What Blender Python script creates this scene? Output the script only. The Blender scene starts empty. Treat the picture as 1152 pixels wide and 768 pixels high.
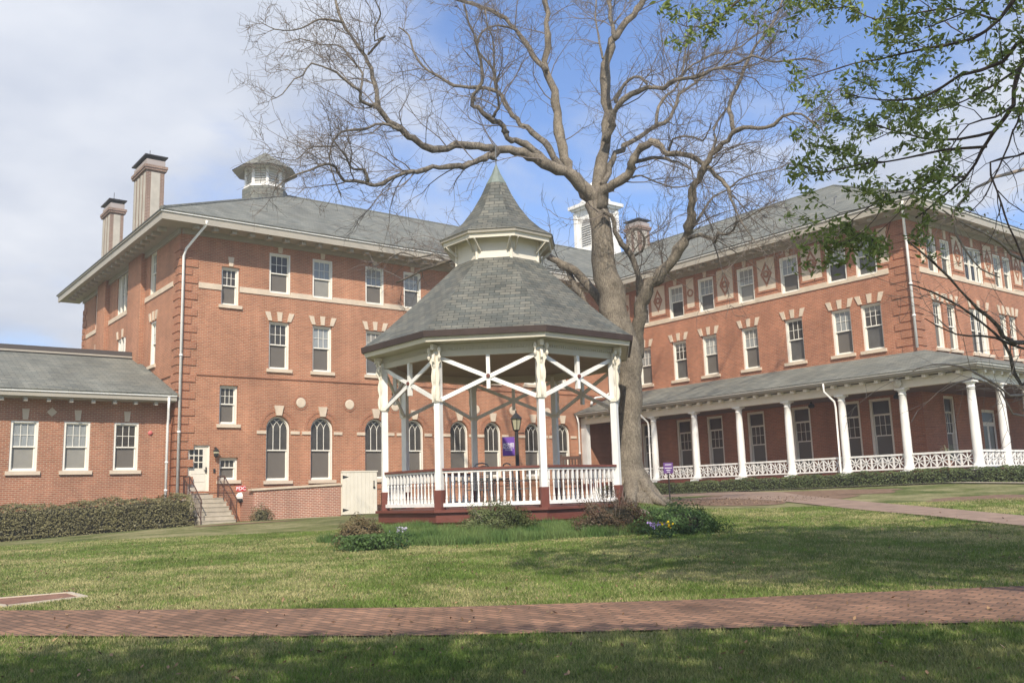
import bpy, math, random
import numpy as np
from mathutils import Matrix, Vector

random.seed(7); rng = np.random.default_rng(7)
PI = math.pi
R = math.radians
sc = bpy.context.scene
C = sc.collection

# ------------------------------------------------------------------ camera
PITCH, ROLL, AZ, FOC = 0.16413586, -0.03104576, 0.90906603, 1030.44
EYE = Vector((0, 0, 1.6))
fwd = Vector((math.cos(AZ)*math.cos(PITCH), math.sin(AZ)*math.cos(PITCH), math.sin(PITCH)))
rt = Vector((math.sin(AZ), -math.cos(AZ), 0)); up = rt.cross(fwd)
rt2 = rt*math.cos(ROLL) + up*math.sin(ROLL); up2 = -rt*math.sin(ROLL) + up*math.cos(ROLL)
cam = bpy.data.cameras.new('camera'); co = bpy.data.objects.new('camera', cam); C.objects.link(co)
cam.sensor_width = 36; cam.lens = FOC/1152*36; cam.clip_start = 0.1; cam.clip_end = 3000
co.matrix_world = Matrix(((rt2.x, up2.x, -fwd.x, 0), (rt2.y, up2.y, -fwd.y, 0), (rt2.z, up2.z, -fwd.z, 1.6), (0, 0, 0, 1)))
sc.camera = co

# ------------------------------------------------------------------ light
SUN_AZ, SUN_EL = 234.0, 41.5
sun = bpy.data.lights.new('sun', 'SUN'); so = bpy.data.objects.new('sun', sun); C.objects.link(so)
sun.energy = 4.6; sun.angle = R(0.55); sun.color = (1.0, 0.90, 0.765)
sd = Vector((math.cos(R(SUN_AZ))*math.cos(R(SUN_EL)), math.sin(R(SUN_AZ))*math.cos(R(SUN_EL)), math.sin(R(SUN_EL))))
so.rotation_euler = sd.to_track_quat('Z', 'Y').to_euler(); so.location = (0, 0, 60)

w = bpy.data.worlds.new('World'); sc.world = w; w.use_nodes = True
nt = w.node_tree; N = nt.nodes; LK = nt.links; N.clear()
def wn(t, **k):
    n = N.new(t)
    for a, b in k.items(): setattr(n, a, b)
    return n
wo = wn('ShaderNodeOutputWorld'); bg = wn('ShaderNodeBackground')
sky = wn('ShaderNodeTexSky'); sky.sky_type = 'NISHITA'; sky.sun_disc = False
sky.sun_elevation = R(SUN_EL); sky.sun_rotation = R(90 - SUN_AZ + 360); sky.air_density = 1.0; sky.dust_density = 0.6; sky.ozone_density = 3.0
tc = wn('ShaderNodeTexCoord')
sep = wn('ShaderNodeSeparateXYZ'); LK.new(tc.outputs['Generated'], sep.inputs[0])
# clouds: project direction on a high flat layer so they shrink towards the horizon
mz = wn('ShaderNodeMath', operation='MAXIMUM'); LK.new(sep.outputs[2], mz.inputs[0]); mz.inputs[1].default_value = 0.05
mz2 = wn('ShaderNodeMath', operation='ADD'); LK.new(mz.outputs[0], mz2.inputs[0]); mz2.inputs[1].default_value = 0.22
dv = wn('ShaderNodeVectorMath', operation='DIVIDE'); LK.new(tc.outputs['Generated'], dv.inputs[0])
cb = wn('ShaderNodeCombineXYZ')
for i in range(3): LK.new(mz2.outputs[0], cb.inputs[i])
LK.new(cb.outputs[0], dv.inputs[1])
mp = wn('ShaderNodeMapping'); LK.new(dv.outputs[0], mp.inputs[0]); mp.inputs['Location'].default_value = (3.1, 1.7, 0.4)
nz = wn('ShaderNodeTexNoise'); nz.inputs['Scale'].default_value = 1.5; nz.inputs['Detail'].default_value = 7; nz.inputs['Roughness'].default_value = 0.55; nz.inputs['Distortion'].default_value = 0.35
LK.new(mp.outputs[0], nz.inputs['Vector'])
# a cloud bank standing to the left: weight by direction
bank = wn('ShaderNodeVectorMath', operation='DOT_PRODUCT'); LK.new(tc.outputs['Generated'], bank.inputs[0])
bank.inputs[1].default_value = (-math.sin(AZ), math.cos(AZ), 0.10)
bk = wn('ShaderNodeMapRange'); bk.inputs[1].default_value = 0.02; bk.inputs[2].default_value = 0.42; bk.inputs[3].default_value = -0.02; bk.inputs[4].default_value = 0.27
LK.new(bank.outputs['Value'], bk.inputs[0])
ad = wn('ShaderNodeMath', operation='ADD'); LK.new(nz.outputs['Fac'], ad.inputs[0]); LK.new(bk.outputs[0], ad.inputs[1])
lowm = wn('ShaderNodeMapRange'); LK.new(sep.outputs[2], lowm.inputs[0]); lowm.inputs[1].default_value = .10; lowm.inputs[2].default_value = .26; lowm.inputs[3].default_value = -.26; lowm.inputs[4].default_value = 0
ad2 = wn('ShaderNodeMath', operation='ADD'); LK.new(ad.outputs[0], ad2.inputs[0]); LK.new(lowm.outputs[0], ad2.inputs[1])
cr = wn('ShaderNodeMapRange'); cr.interpolation_type = 'SMOOTHSTEP'; cr.inputs[1].default_value = 0.44; cr.inputs[2].default_value = 0.70
LK.new(ad2.outputs[0], cr.inputs[0])
nz2 = wn('ShaderNodeTexNoise'); nz2.inputs['Scale'].default_value = 3.4; nz2.inputs['Detail'].default_value = 5; LK.new(mp.outputs[0], nz2.inputs['Vector'])
cc = wn('ShaderNodeValToRGB'); cc.color_ramp.elements[0].position = 0.3; cc.color_ramp.elements[1].position = 0.75
cc.color_ramp.elements[0].color = (3.5, 3.85, 4.6, 1); cc.color_ramp.elements[1].color = (5.3, 5.5, 5.9, 1)
LK.new(nz2.outputs['Fac'], cc.inputs[0])
mx = wn('ShaderNodeMix', data_type='RGBA'); LK.new(cr.outputs[0], mx.inputs[0]); tint = wn('ShaderNodeVectorMath', operation='MULTIPLY'); LK.new(sky.outputs[0], tint.inputs[0]); tint.inputs[1].default_value = (.84, .98, 1.20); LK.new(tint.outputs[0], mx.inputs[6]); LK.new(cc.outputs[0], mx.inputs[7])
LK.new(mx.outputs[2], bg.inputs[0]); bg.inputs[1].default_value = 0.135
LK.new(bg.outputs[0], wo.inputs[0])
vs = sc.view_settings; vs.view_transform = 'Standard'; vs.look = 'None'; vs.gamma = 1; vs.exposure = 0.42; vs.use_curve_mapping = False

# ------------------------------------------------------------------ helpers
cA, sA = math.cos(AZ), math.sin(AZ)
def XY(D, L): return (D*cA + L*sA, D*sA - L*cA)
def DL(x, y): return (x*cA + y*sA, x*sA - y*cA)
LH = [(-60, -1.2), (-30, -.1), (-20, .38), (-12, .77), (-6, .86), (0, 1.02), (4, 1.22), (11, 1.36), (16, 1.45), (40, 1.8), (80, 2)]
def hl(L): return float(np.interp(L, [a for a, b in LH], [b for a, b in LH]))
def H(x, y):
    D, L = DL(x, y); g = hl(L)
    if D < 21:
        d = max(D, -20); z = .028*d + (max(d, 0)/21)**2*.3*(g-1.0)
    else:
        t = min((D-21)/14, 1); z = (.588 + .3*(g-1.0))*(1-t) + g*t
    tx, ty = 19.95, 20.0
    q = max(0, min(1, (5.3-math.hypot(x-15.18, y-19.98))/1.5)); z += .20*q*q*(3-2*q)
    z += .24*math.exp(-((x-tx)**2 + (y-ty)**2)/(2*1.5**2))
    return z
def ray(px, py):
    v = rt2*((px-576)/FOC) + up2*((384-py)/FOC) + fwd
    return v
def at(px, py, D):
    v = ray(px, py); return EYE + v*(D/(v.x*cA + v.y*sA))
def hit(px, py):
    v = ray(px, py); v = v/(v.x*cA + v.y*sA); D = 4.0
    while D < 60:
        p = EYE + v*D
        if p.z < H(p.x, p.y): return p
        D += .02
    return EYE + v*60

def mat(name, col, rough=.7, var=0.0, vscale=3.0, bump=0.0, bscale=30, spec=.4, metal=0, stretch=None, col2=None):
    m = bpy.data.materials.new(name); m.use_nodes = True; t = m.node_tree; b = t.nodes['Principled BSDF']
    b.inputs['Roughness'].default_value = rough; b.inputs['Metallic'].default_value = metal; b.inputs['Specular IOR Level'].default_value = spec
    b.inputs['Base Color'].default_value = (*col, 1)
    cd = t.nodes.new('ShaderNodeTexCoord'); mpn = t.nodes.new('ShaderNodeMapping'); t.links.new(cd.outputs['Object'], mpn.inputs[0])
    if stretch: mpn.inputs['Scale'].default_value = stretch
    if var or col2:
        n = t.nodes.new('ShaderNodeTexNoise'); n.inputs['Scale'].default_value = vscale; n.inputs['Detail'].default_value = 5; n.inputs['Roughness'].default_value = .65
        t.links.new(mpn.outputs[0], n.inputs['Vector'])
        r = t.nodes.new('ShaderNodeValToRGB'); r.color_ramp.elements[0].position = .3; r.color_ramp.elements[1].position = .7
        a = col2 if col2 else tuple(c*(1-var) for c in col); c_ = col if col2 else tuple(min(1, c*(1+var)) for c in col)
        r.color_ramp.elements[0].color = (*a, 1); r.color_ramp.elements[1].color = (*c_, 1)
        t.links.new(n.outputs['Fac'], r.inputs[0]); t.links.new(r.outputs[0], b.inputs['Base Color'])
    if bump:
        n2 = t.nodes.new('ShaderNodeTexNoise'); n2.inputs['Scale'].default_value = bscale; n2.inputs['Detail'].default_value = 4
        t.links.new(mpn.outputs[0], n2.inputs['Vector'])
        bp = t.nodes.new('ShaderNodeBump'); bp.inputs['Strength'].default_value = bump; bp.inputs['Distance'].default_value = .02
        t.links.new(n2.outputs['Fac'], bp.inputs['Height']); t.links.new(bp.outputs[0], b.inputs['Normal'])
    return m
def brick_mat(name, c1, c2, mortar, bw, rh, ms, rough=.85, rot=0, bump=.4, blotch=.25, bl=.45, streak=0):
    m = bpy.data.materials.new(name); m.use_nodes = True; t = m.node_tree; b = t.nodes['Principled BSDF']
    b.inputs['Roughness'].default_value = rough; b.inputs['Specular IOR Level'].default_value = .25
    uv = t.nodes.new('ShaderNodeUVMap'); mpn = t.nodes.new('ShaderNodeMapping'); t.links.new(uv.outputs[0], mpn.inputs[0]); mpn.inputs['Rotation'].default_value = (0, 0, rot)
    br = t.nodes.new('ShaderNodeTexBrick'); t.links.new(mpn.outputs[0], br.inputs['Vector'])
    br.inputs['Color1'].default_value = (*c1, 1); br.inputs['Color2'].default_value = (*c2, 1); br.inputs['Mortar'].default_value = (*mortar, 1)
    br.inputs['Scale'].default_value = 1; br.inputs['Brick Width'].default_value = bw; br.inputs['Row Height'].default_value = rh
    br.inputs['Mortar Size'].default_value = ms; br.inputs['Mortar Smooth'].default_value = .3; br.inputs['Bias'].default_value = 0
    n = t.nodes.new('ShaderNodeTexNoise'); n.inputs['Scale'].default_value = bl; n.inputs['Detail'].default_value = 8; n.inputs['Roughness'].default_value = .6
    mp2 = t.nodes.new('ShaderNodeMapping'); t.links.new(uv.outputs[0], mp2.inputs[0]); mp2.inputs['Scale'].default_value = (1+streak, 1, 1)
    t.links.new(mp2.outputs[0], n.inputs['Vector'])
    rp = t.nodes.new('ShaderNodeMapRange'); rp.inputs[1].default_value = .25; rp.inputs[2].default_value = .75; rp.inputs[3].default_value = 1-blotch; rp.inputs[4].default_value = 1+blotch
    t.links.new(n.outputs['Fac'], rp.inputs[0])
    n3 = t.nodes.new('ShaderNodeTexNoise'); n3.inputs['Scale'].default_value = 1; n3.inputs['Detail'].default_value = 6; n3.inputs['Roughness'].default_value = .65
    mp3 = t.nodes.new('ShaderNodeMapping'); t.links.new(uv.outputs[0], mp3.inputs[0]); mp3.inputs['Scale'].default_value = (1.7, .16, 1); t.links.new(mp3.outputs[0], n3.inputs['Vector'])
    rp3 = t.nodes.new('ShaderNodeMapRange'); rp3.inputs[1].default_value = .3; rp3.inputs[2].default_value = .7; rp3.inputs[3].default_value = .84; rp3.inputs[4].default_value = 1.12; t.links.new(n3.outputs['Fac'], rp3.inputs[0])
    m3 = t.nodes.new('ShaderNodeMath'); m3.operation = 'MULTIPLY'; t.links.new(rp.outputs[0], m3.inputs[0]); t.links.new(rp3.outputs[0], m3.inputs[1])
    ml = t.nodes.new('ShaderNodeVectorMath'); ml.operation = 'SCALE'; t.links.new(br.outputs['Color'], ml.inputs[0]); t.links.new(m3.outputs[0], ml.inputs['Scale'])
    t.links.new(ml.outputs[0], b.inputs['Base Color'])
    bp = t.nodes.new('ShaderNodeBump'); bp.inputs['Strength'].default_value = bump; bp.inputs['Distance'].default_value = .01; bp.invert = True
    t.links.new(br.outputs['Fac'], bp.inputs['Height']); t.links.new(bp.outputs[0], b.inputs['Normal'])
    return m
def leaf_mat(name, transl=.25, rough=.55, spec=.35):
    m = bpy.data.materials.new(name); m.use_nodes = True; t = m.node_tree; b = t.nodes['Principled BSDF']
    a = t.nodes.new('ShaderNodeAttribute'); a.attribute_name = 'col'; t.links.new(a.outputs['Color'], b.inputs['Base Color'])
    b.inputs['Roughness'].default_value = rough; b.inputs['Specular IOR Level'].default_value = spec
    if transl:
        tr = t.nodes.new('ShaderNodeBsdfTranslucent'); t.links.new(a.outputs['Color'], tr.inputs[0])
        ms = t.nodes.new('ShaderNodeMixShader'); ms.inputs[0].default_value = transl
        t.links.new(b.outputs[0], ms.inputs[1]); t.links.new(tr.outputs[0], ms.inputs[2]); t.links.new(ms.outputs[0], t.nodes['Material Output'].inputs[0])
    return m

def bark_mat(name, light, dark, st, dist, fs=13):
    m = bpy.data.materials.new(name); m.use_nodes = True; t = m.node_tree; b = t.nodes['Principled BSDF']; b.inputs['Roughness'].default_value = .95; b.inputs['Specular IOR Level'].default_value = .15
    cd = t.nodes.new('ShaderNodeTexCoord'); mp_ = t.nodes.new('ShaderNodeMapping'); mp_.inputs['Scale'].default_value = (1, 1, st); t.links.new(cd.outputs['Object'], mp_.inputs[0])
    def no(sc_, de, ro, di=0, v=None):
        n = t.nodes.new('ShaderNodeTexNoise'); n.inputs['Scale'].default_value = sc_; n.inputs['Detail'].default_value = de; n.inputs['Roughness'].default_value = ro; n.inputs['Distortion'].default_value = di; t.links.new((v or mp_.outputs[0]), n.inputs['Vector']); return n
    fine = no(fs, 7, .75, .6); big = no(2.2, 4, .6, .3, cd.outputs['Object'])
    r = t.nodes.new('ShaderNodeValToRGB'); r.color_ramp.elements[0].position = .38; r.color_ramp.elements[1].position = .60; r.color_ramp.elements[0].color = (*dark, 1); r.color_ramp.elements[1].color = (*light, 1); t.links.new(fine.outputs[0], r.inputs[0])
    r2 = t.nodes.new('ShaderNodeMapRange'); r2.inputs[1].default_value = .3; r2.inputs[2].default_value = .7; r2.inputs[3].default_value = .58; r2.inputs[4].default_value = 1.25; t.links.new(big.outputs[0], r2.inputs[0])
    ml = t.nodes.new('ShaderNodeVectorMath'); ml.operation = 'SCALE'; t.links.new(r.outputs[0], ml.inputs[0]); t.links.new(r2.outputs[0], ml.inputs['Scale']); t.links.new(ml.outputs[0], b.inputs['Base Color'])
    bp = t.nodes.new('ShaderNodeBump'); bp.inputs['Strength'].default_value = 1; bp.inputs['Distance'].default_value = dist; t.links.new(fine.outputs[0], bp.inputs['Height']); t.links.new(bp.outputs[0], b.inputs['Normal'])
    return m
BRK = brick_mat('brick', (.42, .165, .088), (.31, .116, .062), (.44, .315, .21), .215, .075, .011, blotch=.24)
BRKA = brick_mat('annex_brick', (.39, .150, .083), (.28, .104, .058), (.44, .33, .23), .215, .075, .012, blotch=.24)
BRKR = brick_mat('wing_brick', (.42, .157, .083), (.30, .108, .058), (.42, .295, .20), .215, .075, .010, blotch=.24)
BRKD = brick_mat('rubbed_brick', (.39, .152, .082), (.31, .116, .062), (.39, .27, .18), .215, .075, .009, blotch=.15)
BRKG = brick_mat('garden_brick', (.38, .125, .075), (.28, .09, .058), (.56, .44, .34), .215, .075, .015, blotch=.2)
SLATE = brick_mat('slate', (.092, .100, .090), (.165, .160, .132), (.055, .058, .052), .27, .125, .010, rough=.6, bump=.8, blotch=.34, bl=1.3)
ROOF = brick_mat('roof_shingle', (.135, .145, .130), (.215, .215, .180), (.085, .09, .085), .45, .19, .016, rough=.85, bump=.6, blotch=.28, bl=.5, streak=1.0)
PAVE = brick_mat('paver', (.29, .165, .105), (.165, .098, .066), (.085, .065, .05), .21, .105, .010, rough=.8, rot=R(45)+.6, bump=.5, blotch=.38, bl=.8)
STONE = mat('limestone', (.60, .50, .38), .8, var=.12, vscale=2, bump=.2)
CREAM = mat('cream_paint', (.56, .52, .42), .55, var=.06, vscale=1.2)
CREAM2 = mat('pale_cream_paint', (.72, .67, .56), .5, var=.06, vscale=2)
TRIM = mat('trim_paint', (.37, .34, .28), .55, var=.07, vscale=.8)
WHITE = mat('white_paint', (.78, .77, .73), .55, var=.11, vscale=4, stretch=(1, 1, .35), bump=.15, bscale=18)
WINW = mat('window_paint', (.78, .75, .66), .45, var=.05, vscale=2)
GLASS = mat('window_glass', (.060, .055, .048), .22, spec=.4, var=.4, vscale=1.2)
CURT = mat('curtained_glass', (.27, .285, .28), .12, var=.25, vscale=5, spec=.6, stretch=(6, 1, .5))
SCREEN = mat('insect_screen', (.135, .122, .105), .55, var=.12, vscale=.7, spec=.3)
SCREEN2 = mat('dusty_screen', (.10, .098, .09), .35, var=.3, vscale=1.5, spec=.5)
CURTG = mat('net_curtain_glass', (.36, .37, .35), .15, var=.35, vscale=4, spec=.6, stretch=(5, 5, .4))
SHADE = mat('lowered_blind', (.26, .25, .22), .4, var=.15, vscale=1, spec=.5)
DARKG = mat('dark_glass', (.02, .018, .016), .15, spec=.5)
BROWN = mat('red_brown_paint', (.15, .048, .034), .5, var=.14, vscale=3)
FASC = mat('dark_brown_fascia', (.052, .034, .028), .6, var=.2, vscale=2)
METALD = mat('dark_metal', (.035, .035, .035), .5, metal=.3)
IRON = mat('iron_paint', (.07, .035, .028), .5, spec=.4)
GREYM = mat('grey_metal', (.16, .165, .165), .45, metal=.4, var=.1)
COPPER = mat('verdigris', (.17, .205, .18), .6, var=.2, vscale=6)
CONC = mat('concrete', (.42, .37, .29), .85, var=.18, vscale=2.5, bump=.2)
WOODD = mat('dark_wood', (.085, .045, .03), .6, var=.25, vscale=6)
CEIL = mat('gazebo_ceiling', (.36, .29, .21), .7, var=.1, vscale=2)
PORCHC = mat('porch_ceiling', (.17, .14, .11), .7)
PURPLE = mat('purple_cloth', (.14, .055, .33), .7, var=.08, vscale=4)
PURPS = mat('purple_sign', (.12, .05, .20), .5)
RED = mat('red_enamel', (.55, .03, .03), .4)
LETTER = mat('white_letter', (.82, .82, .82), .5)
LAMPG = mat('lantern_glass', (.42, .40, .27), .2, spec=.6)
MULCH = mat('mulch', (.125, .075, .048), .95, bump=.9, bscale=22, col2=(.235, .155, .10), vscale=5)
BEDS = mat('bed_earth', (.20, .11, .075), .95, bump=.6, bscale=20, var=.3, vscale=4)
ROCK = mat('rock', (.22, .18, .15), .9, var=.25, vscale=5, bump=.5, bscale=12)
BARK = bark_mat('bark', (.30, .26, .20), (.115, .095, .073), .40, .03, 30)
BARKL = bark_mat('limb_bark', (.275, .24, .19), (.075, .065, .053), .6, .04, 16)
TWIG = mat('twig_bark', (.165, .138, .115), .9, var=.2)
BARKD = mat('dark_bark', (.075, .055, .045), .9, var=.3, vscale=6, bump=.5)
BARKP = mat('pale_bark', (.30, .25, .20), .9, var=.3, vscale=6)
LEAF = leaf_mat('leaf', .35); HEDGE = leaf_mat('hedge_leaf', .15, .5, .3); GRASS = leaf_mat('grass_blade', .25, .65, .2)
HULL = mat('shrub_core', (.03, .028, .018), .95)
PETAL = leaf_mat('petal', .2, .6, .2)

CHB = brick_mat('sooty_brick', (.25, .150, .112), (.19, .115, .088), (.33, .28, .23), .215, .075, .012, blotch=.25)
CHS = mat('weathered_stone', (.42, .39, .33), .85, var=.15, vscale=2)
class MB:
    def __init__(s): s.v = []; s.f = []; s.uv = []; s.m = []; s.mats = []
    def mi(s, m):
        if m not in s.mats: s.mats.append(m)
        return s.mats.index(m)
    def poly(s, pts, m, uv=None):
        i = len(s.v); s.v += [tuple(p) for p in pts]; s.f.append(list(range(i, i+len(pts)))); s.uv.append(uv); s.m.append(s.mi(m)); return s
    def box(s, x0, y0, z0, x1, y1, z1, m, skip=''):
        if x0 > x1: x0, x1 = x1, x0
        if y0 > y1: y0, y1 = y1, y0
        if z0 > z1: z0, z1 = z1, z0
        P = [(x0,y0,z0),(x1,y0,z0),(x1,y1,z0),(x0,y1,z0),(x0,y0,z1),(x1,y0,z1),(x1,y1,z1),(x0,y1,z1)]
        for k, q in (('b',(0,3,2,1)),('t',(4,5,6,7)),('f',(0,1,5,4)),('r',(1,2,6,5)),('k',(2,3,7,6)),('l',(3,0,4,7))):
            if k not in skip: s.poly([P[j] for j in q], m)
        return s
    def prism(s, pts, z0, z1, m, top=True, bot=True):     # ccw xy polygon
        n = len(pts)
        for i in range(n):
            a, b = pts[i], pts[(i+1) % n]; s.poly([(a[0],a[1],z0),(b[0],b[1],z0),(b[0],b[1],z1),(a[0],a[1],z1)], m)
        if top: s.poly([(p[0],p[1],z1) for p in pts], m)
        if bot: s.poly([(p[0],p[1],z0) for p in reversed(pts)], m)
        return s
    def bar(s, a, b, w, h, m, upv=(0, 0, 1)):             # square bar from a to b, w sideways, h along up
        a = Vector(a); b = Vector(b); d = (b-a).normalized(); u = Vector(upv)
        sd_ = d.cross(u)
        if sd_.length < 1e-4: sd_ = d.cross(Vector((1, 0, 0)))
        sd_.normalize(); u = sd_.cross(d).normalized(); sw = sd_*(w/2); uh = u*(h/2)
        A = [a-sw-uh, a+sw-uh, a+sw+uh, a-sw+uh]; B = [b-sw-uh, b+sw-uh, b+sw+uh, b-sw+uh]
        for i in range(4): j = (i+1) % 4; s.poly([A[i], B[i], B[j], A[j]], m)
        s.poly(A, m); s.poly(B[::-1], m); return s
    def slab(s, pts, th, m):                               # planar polygon thickened along its normal
        P = [Vector(p) for p in pts]; n = (P[1]-P[0]).cross(P[2]-P[0]).normalized()*th; Q = [p+n for p in P]; k = len(P)
        s.poly(Q, m); s.poly(P[::-1], m)
        for i in range(k): j = (i+1) % k; s.poly([P[i], P[j], Q[j], Q[i]], m)
        return s
    def tube(s, pts, rad, m, n=6, cap=True):
        P = [Vector(p) for p in pts]; ref = Vector((.31, .22, .93)); rings = []; L = 0
        for i, p in enumerate(P):
            d = (P[min(i+1, len(P)-1)] - P[max(i-1, 0)]).normalized(); a = d.cross(ref)
            if a.length < .05: a = d.cross(Vector((1, 0, 0)))
            a.normalize(); b_ = d.cross(a); r = rad[i] if hasattr(rad, '__len__') else rad
            rings.append([p + (a*math.cos(2*PI*k/n) + b_*math.sin(2*PI*k/n))*r for k in range(n)])
        base = len(s.v)
        for rg in rings: s.v += [tuple(q) for q in rg]
        mi = s.mi(m)
        for i in range(len(P)-1):
            for k in range(n):
                j = (k+1) % n; s.f.append([base+i*n+k, base+i*n+j, base+(i+1)*n+j, base+(i+1)*n+k]); s.uv.append(None); s.m.append(mi)
        if cap:
            s.f.append([base+k for k in range(n)][::-1]); s.uv.append(None); s.m.append(mi)
            s.f.append([base+(len(P)-1)*n+k for k in range(n)]); s.uv.append(None); s.m.append(mi)
        return s
    def lathe(s, c, prof, m, n=12, ph=0):
        base = len(s.v); mi = s.mi(m)
        for r, z in prof:
            for k in range(n): a = 2*PI*k/n+ph; s.v.append((c[0]+r*math.cos(a), c[1]+r*math.sin(a), c[2]+z))
        for i in range(len(prof)-1):
            for k in range(n):
                j = (k+1) % n; s.f.append([base+i*n+k, base+i*n+j, base+(i+1)*n+j, base+(i+1)*n+k]); s.uv.append(None); s.m.append(mi)
        s.f.append([base+k for k in range(n)][::-1]); s.uv.append(None); s.m.append(mi)
        s.f.append([base+(len(prof)-1)*n+k for k in range(n)]); s.uv.append(None); s.m.append(mi)
        return s
    def mesh(s, name, off=(0, 0, 0), smooth=False):
        me = bpy.data.meshes.new(name)
        V = [(a-off[0], b-off[1], c-off[2]) for a, b, c in s.v]
        me.from_pydata(V, [], s.f)
        for m in s.mats: me.materials.append(m)
        uvl = me.uv_layers.new(name='UVMap')
        me.polygons.foreach_set('material_index', s.m)
        data = np.zeros((len(me.loops), 2), dtype=np.float32)
        for p, u in zip(me.polygons, s.uv):
            if u is not None:
                for li, q in zip(p.loop_indices, u): data[li] = q
                continue
            n = p.normal
            if abs(n.z) > .97: U = Vector((1, 0, 0)); Wv = Vector((0, 1, 0))
            else:
                U = Vector((0, 0, 1)).cross(n).normalized(); Wv = n.cross(U)
            for li in p.loop_indices:
                q = Vector(s.v[me.loops[li].vertex_index]); data[li] = (q.dot(U), q.dot(Wv))
        uvl.data.foreach_set('uv', data.ravel())
        if smooth: me.polygons.foreach_set('use_smooth', [True]*len(me.polygons))
        me.validate(); me.update(); return me
ORG = {}
def org(o):
    return ORG.get(o.name, (0, 0, 0)) if o else (0, 0, 0)
def tag(o, label=None, cat=None, group=None, kind=None):
    if label: o['label'] = label
    if cat: o['category'] = cat
    if group: o['group'] = group
    if kind: o['kind'] = kind
    return o
def empty(name, loc, label=None, cat=None, group=None, rz=0):
    o = bpy.data.objects.new(name, None); o.empty_display_size = .2; C.objects.link(o); o.location = loc; o.rotation_euler = (0, 0, rz)
    ORG[o.name] = tuple(loc); return tag(o, label, cat, group)
def put(name, mb, parent=None, smooth=False, loc=None):
    """world-space mesh -> object; kept relative to its parent's origin"""
    if parent is None:
        if loc is None: loc = (0, 0, 0)
        o = bpy.data.objects.new(name, mb.mesh(name, loc, smooth)); C.objects.link(o); o.location = loc; ORG[o.name] = tuple(loc); return o
    po = org(parent); o = bpy.data.objects.new(name, mb.mesh(name, po, smooth)); C.objects.link(o); o.parent = parent; ORG[o.name] = po; return o
def copy_tree(o, parent=None):
    c = o.copy(); C.objects.link(c); c.parent = parent
    for ch in list(o.children): copy_tree(ch, c)
    return c
def npmesh(name, V, F, cols=None, mat_=None, parent=None, per=4, origin=None):
    """V (n,3), F (m,k) -> object; cols per vertex. origin: world point for the object's own origin"""
    po = np.array(org(parent)) if parent else (np.array(origin) if origin is not None else np.zeros(3))
    V = np.asarray(V, float) - po; F = np.asarray(F); k = F.shape[1]
    me = bpy.data.meshes.new(name); me.vertices.add(len(V)); me.vertices.foreach_set('co', V.astype(np.float32).ravel())
    me.loops.add(F.size); me.loops.foreach_set('vertex_index', F.astype(np.int32).ravel())
    me.polygons.add(len(F)); me.polygons.foreach_set('loop_start', np.arange(0, F.size, k, dtype=np.int32)); me.polygons.foreach_set('loop_total', np.full(len(F), k, dtype=np.int32))
    me.update(calc_edges=True)
    if cols is not None:
        a = me.attributes.new('col', 'FLOAT_COLOR', 'POINT'); cc_ = np.ones((len(V), 4), np.float32); cc_[:, :3] = cols; a.data.foreach_set('color', cc_.ravel())
    if mat_: me.materials.append(mat_)
    o = bpy.data.objects.new(name, me); C.objects.link(o)
    if parent: o.parent = parent; ORG[o.name] = tuple(po)
    else: o.location = tuple(po); ORG[o.name] = tuple(po)
    return o

# ------------------------------------------------------------------ ground
def lawn_material():
    m = bpy.data.materials.new('lawn'); m.use_nodes = True; t = m.node_tree; b = t.nodes['Principled BSDF']
    b.inputs['Roughness'].default_value = .95; b.inputs['Specular IOR Level'].default_value = .1
    cd = t.nodes.new('ShaderNodeTexCoord')
    def nn(s, d, r=.6):
        n = t.nodes.new('ShaderNodeTexNoise'); n.inputs['Scale'].default_value = s; n.inputs['Detail'].default_value = d; n.inputs['Roughness'].default_value = r; t.links.new(cd.outputs['Object'], n.inputs['Vector']); return n
    a = nn(.55, 6); c = nn(9, 6, .75)
    ma = t.nodes.new('ShaderNodeMath'); ma.operation = 'MULTIPLY_ADD'; t.links.new(c.outputs[0], ma.inputs[0]); ma.inputs[1].default_value = .55; t.links.new(a.outputs[0], ma.inputs[2])
    r = t.nodes.new('ShaderNodeValToRGB'); e = r.color_ramp.elements; e[0].position = .62; e[1].position = .92
    e[0].color = (.075, .115, .030, 1); e[1].color = (.34, .31, .17, 1); x = e.new(.74); x.color = (.17, .185, .07, 1)
    t.links.new(ma.outputs[0], r.inputs[0]); t.links.new(r.outputs[0], b.inputs['Base Color'])
    f = nn(45, 5, .8); bp = t.nodes.new('ShaderNodeBump'); bp.inputs['Strength'].default_value = .9; bp.inputs['Distance'].default_value = .05
    t.links.new(f.outputs[0], bp.inputs['Height']); t.links.new(bp.outputs[0], b.inputs['Normal'])
    return m
Ds = np.concatenate([[-600, -200, -80, -40], np.arange(-20, 50, .5), [55, 65, 80, 120, 250, 600, 1500]])
Ls = np.concatenate([[-1200, -400, -150, -80, -50], np.arange(-34, 34, .5), [40, 50, 80, 150, 400, 1200]])
V = []; F = []
for D in Ds:
    for L in Ls:
        x, y = XY(D, L); V.append((x, y, H(x, y)))
nl = len(Ls)
for i in range(len(Ds)-1):
    for j in range(nl-1): F.append((i*nl+j, i*nl+j+1, (i+1)*nl+j+1, (i+1)*nl+j))
o = npmesh('lawn', V, F, mat_=lawn_material()); tag(o, kind='structure')
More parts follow.
